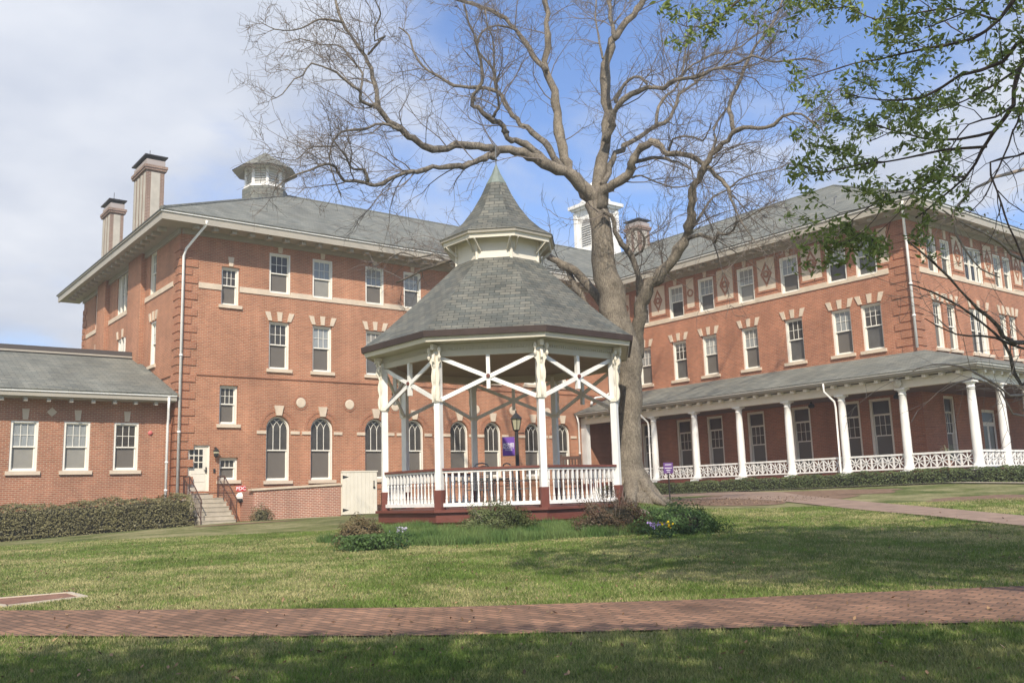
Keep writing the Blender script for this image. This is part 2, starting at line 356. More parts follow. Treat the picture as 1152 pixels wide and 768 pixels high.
def strip(name, near, far, m, dz, n=60, k=5, sub=True):
    """sheet between two ground polylines given by world points, following the terrain"""
    def res(P, t):
        s = t*(len(P)-1); i = min(int(s), len(P)-2); f = s-i; return P[i]*(1-f) + P[i+1]*f
    near = [np.array(p)[:2] for p in near]; far = [np.array(p)[:2] for p in far]
    mb = MB(); g = []
    for i in range(n+1):
        a = res(near, i/n); b = res(far, i/n); g.append([(lambda q: (q[0], q[1], H(q[0], q[1])+dz))(a*(1-j/k)+b*(j/k)) for j in range(k+1)])
    for i in range(n):
        for j in range(k): mb.poly([g[i][j], g[i+1][j], g[i+1][j+1], g[i][j+1]], m, uv=[(q[0], q[1]) for q in (g[i][j], g[i+1][j], g[i+1][j+1], g[i][j+1])])
    return mb
near = [hit(-60, 716.5), hit(0, 717), hit(250, 718), hit(500, 716.5), hit(800, 709), hit(1152, 701.5), hit(1250, 699)]
far = [hit(-60, 688), hit(0, 688), hit(250, 687), hit(500, 684.5), hit(800, 675.5), hit(1152, 660.5), hit(1250, 657)]
PATH_N, PATH_F = near, far
o = put('brick_path', strip('p', near, far, PAVE, .02, 80, 6)); tag(o, kind='structure')
mb = MB()
near2 = [hit(690, 563), hit(745, 562), hit(820, 561), hit(880, 564), hit(960, 573), hit(1060, 582), hit(1152, 592), hit(1230, 601)]
far2 = [hit(690, 552), hit(760, 552.5), hit(830, 553.5), hit(900, 557), hit(960, 563.5), hit(1060, 572), hit(1152, 580.5), hit(1230, 588)]
SP_N, SP_F = near2, far2
o = put('side_path', strip('p', near2, far2, mat('side_paving', (.26, .185, .14), .9, var=.25, vscale=2.5, bump=.3), .02, 60, 4)); tag(o, kind='structure')
# kerb-side walk along the porch hedge
a = [(34.3, y, 0) for y in (38, 34, 30, 26, 22, 18, 14, 8)]; b_ = [(34.75, y, 0) for y in (38, 34, 30, 26, 22, 18, 14, 8)]
o = put('porch_kerb', strip('p', a, b_, CONC, .05, 40, 1)); tag(o, kind='structure')
# mulch round the tree foot and dark bed beyond the side path
def blob(cx, cy, rx, ry, rot, seed, n=40, k=6, dz=.012, m=MULCH):
    rr = np.random.default_rng(seed); ph = rr.uniform(0, 6.28, 5); mb = MB()
    def q(t, f):
        r = 1 + .10*math.sin(3*t+ph[0]) + .07*math.sin(5*t+ph[1]) + .05*math.sin(9*t+ph[2])
        u, v = rx*r*f*math.cos(t), ry*r*f*math.sin(t); x = cx + u*math.cos(rot)-v*math.sin(rot); y = cy + u*math.sin(rot)+v*math.cos(rot)
        return (x, y, H(x, y)+dz)
    for i in range(n):
        t0, t1 = 2*PI*i/n, 2*PI*(i+1)/n
        for j in range(k):
            p = [q(t0, j/k), q(t0, (j+1)/k), q(t1, (j+1)/k), q(t1, j/k)]
            if j == 0: p = p[:1]+p[1:3]
            mb.poly(p, m)
    return mb
p = hit(770, 566); o = put('mulch_bed', blob(p.x, p.y, 5.2, 2.5, AZ-PI/2-.08, 3)); tag(o, kind='structure')
p = hit(905, 555.5); o = put('mulch_bed', blob(p.x+.3, p.y, 3.3, 1.5, AZ-PI/2-.25, 5)); tag(o, kind='structure')
p = hit(1120, 560); o = put('mulch_bed', blob(p.x, p.y, 2.0, 1.0, AZ-PI/2, 6)); tag(o, kind='structure')
p = hit(290, 588); o = put('bare_earth', blob(p.x, p.y+.4, 2.2, .5, 0, 9, m=BEDS)); tag(o, kind='structure')
p = hit(392, 603); o = put('bare_earth', blob(p.x, p.y, .9, .35, AZ+.9, 10, m=BEDS)); tag(o, kind='structure')

# ------------------------------------------------------------------ windows (local frame: x right, -y out of the wall, z up, origin at opening's foot)
TPL = {}
def win_tpl(key, w_, h, rec=.05, lites=(3, 2), split=.5, arch=False, sill=True, keys=0, upper=CURT, lower=SCREEN, tran=0, casing=.085, blind=0.0):
    if key in TPL: return TPL[key]
    d = {}
    hw = w_/2; c = casing; y0, y1 = rec, rec+.17
    fr = MB(); sa = MB(); pa = MB(); lo = MB()
    if not arch:
        fr.box(-hw, y0, 0, -hw+c, y1, h, WINW); fr.box(hw-c, y0, 0, hw, y1, h, WINW)
        fr.box(-hw+c, y0, h-c, hw-c, y1, h, WINW); fr.box(-hw+c, y0, 0, hw-c, y1, .05, WINW)
        top = h-c
    else:
        hs = h-hw                                  # springing
        fr.box(-hw, y0, 0, -hw+c, y1, hs, WINW); fr.box(hw-c, y0, 0, hw, y1, hs, WINW); fr.box(-hw+c, y0, 0, hw-c, y1, .07, WINW)
        n = 16
        for i in range(n):
            t0, t1 = PI*i/n, PI*(i+1)/n
            o0, o1 = (hw*math.cos(t0), hs+hw*math.sin(t0)), (hw*math.cos(t1), hs+hw*math.sin(t1)); r = hw-c
            i0, i1 = (r*math.cos(t0), hs+r*math.sin(t0)), (r*math.cos(t1), hs+r*math.sin(t1))
            P = [(o0[0], y0, o0[1]), (i0[0], y0, i0[1]), (i1[0], y0, i1[1]), (o1[0], y0, o1[1])]
            fr.poly(P[::-1], WINW); fr.poly([(i0[0], y0, i0[1]), (i0[0], y1, i0[1]), (i1[0], y1, i1[1]), (i1[0], y0, i1[1])][::-1], WINW)
        top = h-c
    xi = hw-c; zm = (h*split)
    s = .045; ys = rec+.07; yl = rec+.115
    # lower sash (set back), upper sash
    sa.box(-xi, yl, .05, -xi+s, yl+.04, zm, WINW); sa.box(xi-s, yl, .05, xi, yl+.04, zm, WINW); sa.box(-xi+s, yl, .05, xi-s, yl+.04, .12, WINW)
    sa.box(-xi, ys, zm-.02, xi, ys+.05, zm+.035, WINW)
    zt = top-tran
    if tran: sa.box(-xi, ys, zt-.05, xi, ys+.05, zt+.03, WINW)
    if not arch:
        sa.box(-xi, ys, zm+.035, -xi+s, ys+.035, zt, WINW); sa.box(xi-s, ys, zm+.035, xi, ys+.035, zt, WINW); sa.box(-xi+s, ys, zt-s, xi-s, ys+.035, zt, WINW)
        nx, nz_ = lites; mu = .022
        for i in range(1, nx): x = -xi+s+(2*xi-2*s)*i/nx; sa.box(x-mu/2, ys+.002, zm+.035, x+mu/2, ys+.022, zt-s, WINW)
        for j in range(1, nz_):
            z = zm+.035+(zt-s-zm-.035)*j/nz_; sa.box(-xi+s, ys+.004, z-mu/2, xi-s, ys+.020, z+mu/2, WINW)
        zb = top-(top-zm)*blind
        pa.poly([(-xi, ys+.03, zm), (xi, ys+.03, zm), (xi, ys+.03, zb), (-xi, ys+.03, zb)], upper)
        if blind: pa.poly([(-xi, ys+.03, zb), (xi, ys+.03, zb), (xi, ys+.03, top), (-xi, ys+.03, top)], SHADE)
    else:
        mu = .026; x3 = xi/3; zs = hs-.02
        for x in (-x3, x3): sa.box(x-mu/2, ys, zm+.035, x+mu/2, ys+.025, zs, WINW)
        def arc(xa, sgn, n=7):                      # interlacing gothic ribs
            pts = []
            for i in range(n+1):
                a = i/n*1.02; rr = 4*x3; pts.append((xa+sgn*rr*(1-math.cos(a)), ys+.012, zs+rr*math.sin(a)*.80))
            out = []
            for q in pts:
                if q[0]**2+(q[2]-hs)**2 > (xi+.01)**2: break
                out.append(q)
            return out
        for xa, sg in ((-xi, 1), (-x3, 1), (x3, 1), (xi, -1), (x3, -1), (-x3, -1)):
            P = arc(xa, sg)
            if len(P) > 1: sa.tube(P, .015, WINW, 4)
        pts = [(xi*math.cos(PI*i/16), ys+.03, hs+xi*math.sin(PI*i/16)) for i in range(17)]
        pa.poly([(-xi, ys+.03, zm), (xi, ys+.03, zm)] + pts, upper)
    lo.poly([(-xi, yl+.035, .05), (xi, yl+.035, .05), (xi, yl+.035, zm), (-xi, yl+.035, zm)], lower)
    d['frame'] = fr.mesh('window'); d['sash'] = sa.mesh('sash'); d['pane'] = pa.mesh('pane'); d['screen'] = lo.mesh('screen')
    if sill:
        sl = MB(); sl.box(-hw-.12, -.09, -.15, hw+.12, .12, -.001, STONE); d['sill'] = sl.mesh('sill')
    if keys:
        def wedge(x, lean, wd, z0, z1):
            k = MB()
            for yy in (0,):
                P = [(x-wd*.38, z0), (x+wd*.38, z0), (x+lean+wd*.55, z1), (x+lean-wd*.55, z1)]
                a = [(p[0], -.045, p[1]) for p in P]; b = [(p[0], .02, p[1]) for p in P]
                k.poly(a, STONE)
                for i in range(4): j = (i+1) % 4; k.poly([a[j], a[i], b[i], b[j]], STONE)
            return k.mesh('keystone')
        d['keystone'] = wedge(0, 0, .24, h+.03, h+.46)
        if keys == 3: d['keystone_a'] = wedge(-hw*.92, -.13, .24, h+.03, h+.44); d['keystone_b'] = wedge(hw*.92, .13, .24, h+.03, h+.44)
    TPL[key] = d; return d
def window(parent, key, x, y, z, face, **kw):
    d = win_tpl(key, **kw); po = org(parent)
    f = bpy.data.objects.new('window', d['frame']); C.objects.link(f); f.parent = parent
    f.location = (x-po[0], y-po[1], z-po[2]); f.rotation_euler = (0, 0, {'S': 0, 'W': -PI/2}[face])
    for k in ('sash', 'pane', 'screen', 'sill', 'keystone', 'keystone_a', 'keystone_b'):
        if k in d: q = bpy.data.objects.new(k.split('_')[0], d[k]); C.objects.link(q); q.parent = f
    return f
def wall(mb, face, c, u0, u1, z0, z1, holes, m, dep=.26):
    """face 'S': plane y=c, u=x ; 'W': plane x=c, u=y. holes: (u0,u1,z0,z1,arch)"""
    def P(u, z, d=0): return (u, c+d, z) if face == 'S' else (c+d, u, z)
    us = sorted({u0, u1} | {h[0] for h in holes} | {h[1] for h in holes}); zs = sorted({z0, z1} | {h[2] for h in holes} | {h[3] for h in holes})
    fl = (lambda q: q) if face == 'S' else (lambda q: q[::-1])
    for i in range(len(us)-1):
        run = None
        for j in range(len(zs)-1):
            cu, cz = (us[i]+us[i+1])/2, (zs[j]+zs[j+1])/2
            inh = any(h[0] < cu < h[1] and h[2] < cz < h[3] for h in holes)
            if not inh and run is None: run = zs[j]
            if (inh or j == len(zs)-2) and run is not None:
                e = zs[j] if inh else zs[j+1]
                if e > run: mb.poly(fl([P(us[i], run), P(us[i+1], run), P(us[i+1], e), P(us[i], e)]), m)
                run = None
    for h in holes:
        a, b, p, q, ar = h; r = (b-a)/2; cu = (a+b)/2; zs_ = q-r if ar else q
        mb.poly(fl([P(a, p), P(a, p, dep), P(a, zs_, dep), P(a, zs_)][::-1])[::-1] if face == 'S' else [P(a, p), P(a, zs_), P(a, zs_, dep), P(a, p, dep)], m)
        mb.poly([P(b, p), P(b, zs_), P(b, zs_, dep), P(b, p, dep)] if face == 'S' else [P(b, p), P(b, p, dep), P(b, zs_, dep), P(b, zs_)], m)
        mb.poly([P(a, p), P(b, p), P(b, p, dep), P(a, p, dep)], m)
        if not ar: mb.poly([P(a, q), P(a, q, dep), P(b, q, dep), P(b, q)], m)
        else:
            n = 16
            for k in range(n):
                t0, t1 = PI*k/n, PI*(k+1)/n; A = (cu+r*math.cos(t0), zs_+r*math.sin(t0)); B = (cu+r*math.cos(t1), zs_+r*math.sin(t1))
                mb.poly([P(*A), P(*B), P(*B, dep), P(*A, dep)], m)
                cx = b if k < n/2 else a
                mb.poly(fl([P(*A), P(cx, q), P(*B)]), m)
            mb.poly(fl([P(cu, q), P(b, q), P(cu, zs_+r)]) , m) if False else None
def quoins(mb, x, y, sx, sy, z0, z1, m, la=.78, lb=.52):
    """corner at x,y; the walls run from it towards sx (along x) and sy (along y)"""
    z = z0; i = 0; e = .045
    while z + .31 < z1:
        l = la if i % 2 else lb
        P = [(x-sx*e, y-sy*e), (x+sx*l, y-sy*e), (x+sx*l, y+sy*.01), (x+sx*.01, y+sy*.01), (x+sx*.01, y+sy*l), (x-sx*e, y+sy*l)]
        if sx*sy < 0: P = P[::-1]
        mb.prism(P, z, z+.315, m); z += .368; i += 1
def modillions(parent, pts, m=TRIM, z0=13.50, z1=13.678):
    po = org(parent); me = {}
    for (x0, y0, x1, y1) in pts:
        k = (round(x1-x0, 2), round(y1-y0, 2))
        if k not in me: me[k] = MB().box(-k[0]/2, -k[1]/2, z0, k[0]/2, k[1]/2, z1, m).mesh('modillion')
        o = bpy.data.objects.new('modillion', me[k]); C.objects.link(o); o.parent = parent; o.location = ((x0+x1)/2-po[0], (y0+y1)/2-po[1], -po[2])
Z3, Z2 = 11.30, 7.66

# ------------------------------------------------------------------ left wing
LW = empty('brick_wing', (12.7, 40, .8), 'long three storey brick wing with arched ground floor windows and a louvred roof cupola', 'building')
LX = [17.36, 19.56, 22.44, 24.67, 27.45, 29.64, 32.44, 34.62]
holes = []
def H_(u, w_, z, h, a=False): holes.append((u-w_/2, u+w_/2, z, z+h, a))
for x in LX: H_(x, 1.06, 11.22, 1.93); H_(x, 1.02, 7.62, 2.24); H_(x, 1.16, 2.50, 2.94, True)
H_(14.98, .84, 10.42, 1.78); H_(15.0, .84, 5.02, 1.74); H_(15.06, .84, 2.56, 1.0)
DOORX0, DOORX1 = 13.27, 14.21
holes.append((DOORX0, DOORX1, 1.96, 4.09, False))
mb = MB(); wall(mb, 'S', 40, 12.7, 39.2, -.3, 13.75, holes, BRK)
holes = []
FY = [(44.0, 1.0, 11.45, 2.1), (49.2, 2.0, 11.45, 2.1), (54.3, 1.0, 11.45, 2.1), (43.7, .9, 8.0, 2.1), (48.9, 1.9, 8.0, 2.1), (54.3, 1.0, 8.0, 2.1)]
for y, w_, z, h in FY: H_(y, w_, z, h)
wall(mb, 'W', 12.7, 40, 57.5, -.3, 13.75, holes, BRK)
mb.poly([(12.7, 57.5, -.3), (12.7, 57.5, 13.75), (39.2, 57.5, 13.75), (39.2, 57.5, -.3)], BRK)
put('wall', mb, LW)
# chimney breasts on the end wall
mb = MB(); mb.box(12.45, 45.15, 4, 12.695, 47.35, 13.74, BRK); mb.box(12.45, 51.75, 4, 12.695, 53.4, 13.74, BRK); put('chimney_breast', mb, LW)
mb = MB(); quoins(mb, 12.7, 40, 1, 1, 2.05, 13.4, BRKD); put('quoins', mb, LW)
mb = MB(); quoins(mb, 12.7, 57.5, 1, -1, 2.05, 13.4, BRKD); put('quoins', mb, LW)
# bands
mb = MB(); mb.box(13.52, 39.955, 11.07, 14.56, 40.02, 11.33, STONE); xs = [15.40]+[v for x in LX for v in (x-.53, x+.53)]+[39.15]
mb.box(xs[0], 39.955, 11.07, 39.15, 40.02, 11.215, STONE)
for i in range(0, len(xs)-1, 2): mb.box(xs[i], 39.955, 11.215, xs[i+1], 40.02, 11.33, STONE, skip='b')
for a, b in ((40.85, 43.3), (43.3, 45.1), (47.4, 51.7), (53.45, 56.6)): mb.box(12.655, a+.02, 11.22, 12.72, b, 11.445, STONE)
put('stone_band', mb, LW)
mb = MB(); mb.box(13.52, 39.95, 7.16, 39.15, 40.02, 7.23, BRKD); mb.box(12.65, 40.8, 7.16, 12.72, 57, 7.23, BRKD); mb.box(13.4, 39.965, 2.02, 39.15, 40.02, 2.10, BRKD); put('belt_course', mb, LW)
# arch rings, imposts, medallions
for x in LX:
    mb = MB(); hs = 5.44-.58
    for i in range(20):
        t0, t1 = PI*i/20, PI*(i+1)/20; y = 39.975
        for r0, r1, dy in ((.60, .76, 0), (.80, .92, 0)):
            a = [(x+r1*math.cos(t0), y, hs+r1*math.sin(t0)), (x+r1*math.cos(t1), y, hs+r1*math.sin(t1)), (x+r0*math.cos(t1), y, hs+r0*math.sin(t1)), (x+r0*math.cos(t0), y, hs+r0*math.sin(t0))]
            mb.poly(a[::-1] if (Vector(a[1])-Vector(a[0])).cross(Vector(a[2])-Vector(a[1])).y > 0 else a, BRKD)
            mb.poly([a[0], a[1], (a[1][0], 40.01, a[1][2]), (a[0][0], 40.01, a[0][2])], BRKD)
    put('arch_ring', mb, LW)
    mb = MB(); P = [(x-.13, 5.47), (x+.13, 5.47), (x+.23, 5.93), (x-.23, 5.93)]
    a = [(p[0], 39.90, p[1]) for p in P]; b = [(p[0], 40.02, p[1]) for p in P]; mb.poly(a, STONE)
    for i in range(4): j = (i+1) % 4; mb.poly([a[j], a[i], b[i], b[j]], STONE)
    put('keystone', mb, LW)
    for sx in (-1, 1): mb = MB(); mb.box(x+sx*.60, 39.95, 4.62, x+sx*1.04, 40.02, 4.76, STONE); put('impost', mb, LW)
for i in range(7):
    x = (LX[i]+LX[i+1])/2; mb = MB(); pr = [(.24, 0), (.24, .05), (.19, .065), (0.001, .065)]
    mb.lathe((0, 0, 0), pr, STONE, 24); mb.lathe((0, 0, 0), [(.34, 0), (.34, .03), (.26, .03), (.25, 0)], BRKD, 24)
    mb.v = [(x+a, 40.005-c, 6.10+b) for a, b, c in mb.v]; put('medallion', mb, LW)
for i, x in enumerate(LX):
    window(LW, ('l3', i % 5), x, 40, 11.22, 'S', w_=1.06, h=1.93, rec=.03, sill=False, keys=1, upper=[GLASS, CURT, CURT, CURTG, GLASS][i % 5], lower=[SCREEN, SHADE, SCREEN, SCREEN2, SCREEN][i % 5], blind=[0, 0, .6, .35, .8][i % 5])
    window(LW, ('l2', i % 4), x, 40, 7.62, 'S', w_=1.02, h=2.24, rec=.10, keys=3, upper=[GLASS, CURT, CURTG, GLASS][i % 4], lower=[SCREEN, SCREEN, SCREEN2, SCREEN][i % 4], split=.52, blind=[0, 0, .5, .25][i % 4])
    window(LW, ('arch',), x, 40, 2.50, 'S', w_=1.16, h=2.94, rec=.12, arch=True, split=.47, upper=GLASS, lower=SCREEN, casing=.075)
window(LW, ('st3',), 14.98, 40, 10.42, 'S', w_=.84, h=1.78, rec=.13, keys=1, upper=GLASS, split=.52)
window(LW, ('st2',), 15.0, 40, 5.02, 'S', w_=.84, h=1.74, rec=.13, upper=GLASS, split=.52)
window(LW, ('st1',), 15.06, 40, 2.56, 'S', w_=.84, h=1.0, rec=.13, upper=GLASS, split=.55, lites=(3, 1))
for y, w_, z, h in FY: window(LW, ('fy', w_), 12.7, y, z, 'W', w_=w_, h=h, rec=.05, keys=3 if z < 10 else 1, sill=z < 10, upper=CURT, lower=SHADE, lites=(3, 2) if w_ < 1.5 else (6, 2))
for y in (48.9-.28, 48.9+.28, 49.2-.32, 49.2+.32):
    z = 11.45 if y in (49.2-.32, 49.2+.32) else 8.0
    mb = MB(); mb.box(12.71, y-.05, z, 12.80, y+.05, z+2.1, WINW); put('mullion', mb, LW)
# door
mb = MB(); mb.box(DOORX0+.045, 40.10, 1.97, DOORX1-.045, 40.15, 4.04, CREAM2)
for z0, z1 in ((2.12, 2.42), (2.50, 2.78), (2.84, 2.98)): mb.box(DOORX0+.17, 40.088, z0, DOORX1-.17, 40.10, z1, CREAM2)
dr = put('door', mb, LW)
mb = MB(); mb.box(DOORX0, 40.05, 1.96, DOORX0+.045, 40.2, 4.09, WINW); mb.box(DOORX1-.045, 40.05, 1.96, DOORX1, 40.2, 4.09, WINW); mb.box(DOORX0+.045, 40.05, 4.04, DOORX1-.045, 40.2, 4.09, WINW); put('door_frame', mb, dr)
for i in range(3):
    for j in range(3):
        mb = MB(); x = 13.37+i*.20; z = 3.10+j*.285; mb.box(x, 40.092, z, x+.155, 40.099, z+.235, DARKG); put('pane', mb, dr)
mb = MB(); mb.box(14.06, 40.06, 2.88, 14.11, 40.10, 3.14, METALD); mb.box(13.98, 40.03, 3.0, 14.10, 40.06, 3.03, METALD); put('handle', mb, dr)
mb = MB(); mb.box(13.2, 39.78, 1.82, 14.3, 40.06, 1.955, CONC); put('threshold', mb, LW)
# cornice
def fascia(mb, x0, y0, x1, y1, side):                 # stepped eave moulding on the outer edge
    pass
mb = MB()
mb.box(11.5, 38.8, 13.64, 39.195, 38.90, 14.00, TRIM); mb.box(11.60, 38.90, 13.68, 39.195, 39.997, 13.74, TRIM); mb.box(12.74, 39.90, 13.45, 39.195, 39.995, 13.675, TRIM)
mb.box(11.5, 38.90, 13.64, 11.60, 58.7, 14.00, TRIM); mb.box(11.60, 39.998, 13.68, 12.697, 58.7, 13.74, TRIM); mb.box(12.60, 40.0, 13.45, 12.697, 57.5, 13.675, TRIM)
mb.box(11.44, 38.74, 13.965, 39.19, 38.798, 14.06, WHITE); mb.box(11.44, 38.80, 13.965, 11.498, 58.7, 14.06, TRIM)
put('cornice', mb, LW)
modillions(LW, [(x-.11, 39.06, x+.11, 39.42) for x in np.arange(13.1, 38.6, .84)] + [(11.76, y-.11, 12.12, y+.11) for y in np.arange(40.3, 57.4, .84)])
ZR, ZE = 19.15, 14.02
mb = MB()
mb.slab([(11.42, 38.72, ZE), (38.1, 38.72, ZE), (47.9, 48.7, ZR), (21.45, 48.7, ZR)], .05, ROOF)
mb.slab([(11.42, 58.78, ZE), (11.42, 38.72, ZE), (21.45, 48.7, ZR)], .05, ROOF)
mb.slab([(38.1, 58.78, ZE), (11.42, 58.78, ZE), (21.45, 48.7, ZR), (47.9, 48.7, ZR)], .05, ROOF)
put('roof', mb, LW)
mb = MB(); mb.tube([(11.42, 38.72, ZE+.06), (21.45, 48.7, ZR+.05), (47.8, 48.7, ZR+.05)], .09, ROOF, 6); put('ridge_cap', mb, LW)
# chimneys
def chimney(parent, x0, y0, x1, y1, zb, zt, name='chimney'):
    mb = MB(); mb.box(x0, y0, zb, x1, y1, zt-.55, CHB)
    mb.box(x0-.09, y0-.09, zt-.55, x1+.09, y1+.09, zt-.44, CHB); mb.box(x0-.13, y0-.13, zt-.44, x1+.13, y1+.13, zt-.30, CHB)
    mb.box(x0-.02, y0-.02, zt-.30, x1+.02, y1+.02, zt, mat('lead_grey', (.34, .30, .28), .8) if 'lead_grey' not in bpy.data.materials else bpy.data.materials['lead_grey'])
    o = put(name, mb, parent)
    mb = MB()
    n = max(1, int((y1-y0)/.52)); 
    for i in range(n):
        a = y0+(y1-y0)*(i+.22)/n; b = y0+(y1-y0)*(i+.78)/n; mb.box(x0-.02, a, zb+.2, x0, b, zt-.65, CHS, skip='r')
    n = max(1, int((x1-x0)/.7))
    for i in range(n):
        a = x0+(x1-x0)*(i+.25)/n; b = x0+(x1-x0)*(i+.75)/n; mb.box(a, y0-.02, zb+.2, b, y0, zt-.65, CHS, skip='k')
    put('stone_panels', mb, o)
    mb = MB(); mb.slab([(x0-.12, y0-.12, zt+.16), (x1+.12, y0-.12, zt+.16), (x1+.12, y1+.12, zt+.16), (x0-.12, y1+.12, zt+.16)], .06, METALD)
    mb.prism([(x0+.1, y0+.1), (x1-.1, y0+.1), (x1-.1, y1-.1), (x0+.1, y1-.1)], zt, zt+.16, METALD)
    mb.tube([((x0+x1)/2, (y0+y1)/2, zt+.2), ((x0+x1)/2, (y0+y1)/2, zt+.85)], .02, METALD, 4); put('chimney_cap', mb, o)
    return o
chimney(LW, 12.55, 45.15, 13.42, 47.30, 13.9, 18.55); chimney(LW, 12.55, 51.75, 13.25, 53.35, 13.9, 18.1)
# cupola
def ngon(cx, cy, r, n, ph): return [(cx+r*math.cos(ph+2*PI*i/n), cy+r*math.sin(ph+2*PI*i/n)) for i in range(n)]
CX, CY = 20.30, 49.05; n = 8; ph = AZ+PI/8
cu = MB(); cu.prism(ngon(CX, CY, 1.28, n, ph), 18.2, 19.36, ROOF); cup = put('cupola', cu, LW)
mb = MB(); mb.prism(ngon(CX, CY, 1.20, n, ph), 19.36, 19.52, WHITE); mb.prism(ngon(CX, CY, .90, n, ph), 19.52, 20.85, WHITE)
for i in range(n):
    p = ngon(CX, CY, 1.06, n, ph)[i]; mb.tube([(p[0], p[1], 19.52), (p[0], p[1], 20.8)], .10, WHITE, 6)
mb.prism(ngon(CX, CY, 1.18, n, ph), 20.52, 20.7, WHITE); put('drum', mb, cup)
mb = MB()
for i in range(n):
    a = ngon(CX, CY, 1.05, n, ph)[i]; b = ngon(CX, CY, 1.05, n, ph)[(i+1) % n]
    for k in range(6):
        z = 19.64+k*.145; mb.bar((a[0], a[1], z), (b[0], b[1], z), .14, .035, WHITE, upv=((a[0]+b[0])/2-CX, (a[1]+b[1])/2-CY, 1.4))
put('louvres', mb, cup)
mb = MB()
for i in range(n):
    A0 = ngon(CX, CY, 1.85, n, ph); B0 = ngon(CX, CY, .95, n, ph); j = (i+1) % n
    mb.slab([(*A0[i], 20.45), (*A0[j], 20.45), (*B0[j], 21.05), (*B0[i], 21.05)], .04, ROOF)
    mb.slab([(*B0[i], 21.05), (*B0[j], 21.05), (CX, CY, 21.72)], .04, ROOF)
    mb.poly([(*A0[j], 20.43), (*A0[i], 20.43), (*ngon(CX, CY, 1.0, n, ph)[i], 20.72), (*ngon(CX, CY, 1.0, n, ph)[j], 20.72)], TRIM)
put('cupola_roof', mb, cup)
# downspouts of the left wing corner
def pipe(parent, pts, r=.06, m=WHITE, name='downspout'):
    mb = MB(); mb.tube(pts, r, m, 8)
    for i in range(1, 3):
        a = Vector(pts[-1]); b = Vector(pts[-2]); q = a.lerp(b, .3*i); mb.tube([q-Vector((0, 0, .04)), q+Vector((0, 0, .04))], r*1.35, m, 8)
    return put(name, mb, parent, smooth=True)
pipe(LW, [(13.42, 38.80, 13.85), (13.40, 38.86, 13.66), (12.86, 39.74, 12.72), (12.80, 39.88, 12.4), (12.80, 39.88, 1.3)])
# cable from chimney to roof
mb = MB(); P = [Vector((13.0, 46.0, 16.6)).lerp(Vector((20.3, 48.6, 18.7)), i/12) - Vector((0, 0, .5*math.sin(PI*i/12))) for i in range(13)]
mb.tube(P, .02, METALD, 4); put('stay_cable', mb, LW)

# ------------------------------------------------------------------ annex
AX = empty('brick_annex', (5, 40.6, .5), 'single storey brick annex with grey shingle roof behind the long hedge, far left', 'building')
holes = []; AW = [6.99, 8.92, 10.85, 4.6, 2.4, .2]
for x in AW: H_(x, 1.0, 3.05, 2.0)
mb = MB(); wall(mb, 'S', 40.6, -6, 12.69, -.4, 5.95, holes, BRKA); mb.poly([(-6, 50, -.4), (-6, 50, 5.95), (-6, 40.6, 5.95), (-6, 40.6, -.4)][::-1], BRKA); mb.poly([(-6, 50, 5.95), (12.69, 50, 5.95), (12.69, 50, -.4), (-6, 50, -.4)], BRKA); put('wall', mb, AX)
for i, x in enumerate(AW): window(AX, ('ann', i % 3), x, 40.6, 3.05, 'S', w_=1.0, h=2.0, rec=.03, keys=1, upper=[CURT, CURT, GLASS][i % 3], lower=[SHADE, SHADE, SCREEN][i % 3], split=.48)
mb = MB(); mb.box(-6.8, 39.75, 5.95, 12.64, 39.87, 6.17, TRIM); mb.box(-6.8, 39.87, 5.90, 12.64, 40.597, 5.96, TRIM); mb.box(-6.8, 39.70, 6.13, 12.64, 39.748, 6.21, WHITE); put('cornice', mb, AX)
modillions(AX, [(x-.07, 39.9, x+.07, 40.12) for x in np.arange(-5.6, 12.6, .83)], TRIM, 5.76, 5.895)
mb = MB(); mb.slab([(-6.9, 39.68, 6.19), (12.66, 39.68, 6.19), (12.66, 46.3, 8.62), (-6.9, 46.3, 8.62)], .05, ROOF); put('roof', mb, AX)
mb = MB(); mb.box(-6.9, 46.1, 8.55, 12.44, 50.4, 8.95, mat('roof_edge', (.07, .06, .055), .7)); mb.box(-6.9, 46.02, 8.64, 12.44, 46.09, 8.72, TRIM); put('parapet', mb, AX)
mb = MB(); P = [(7.94, 5.60), (8.13, 5.41), (7.94, 5.22), (7.75, 5.41)]; a = [(p[0], 40.56, p[1]) for p in P]; b = [(p[0], 40.61, p[1]) for p in P]; mb.poly(a[::-1], STONE)
for i in range(4): j = (i+1) % 4; mb.poly([a[i], a[j], b[j], b[i]], STONE)
put('stone_diamond', mb, AX)
mb = MB(); mb.lathe((0, 0, 0), [(.10, 0), (.10, .03), (.05, .07), (.001, .08)], mat('faded_red', (.55, .14, .13), .5), 12); mb.v = [(11.82+a, 40.595-c, 4.62+b) for a, b, c in mb.v]; put('alarm_bell', mb, AX)
pipe(AX, [(12.30, 39.72, 6.1), (12.30, 39.75, 5.6), (12.36, 39.95, 5.2), (12.36, 40.0, 4.9), (12.36, 40.0, 1.0)], .055)

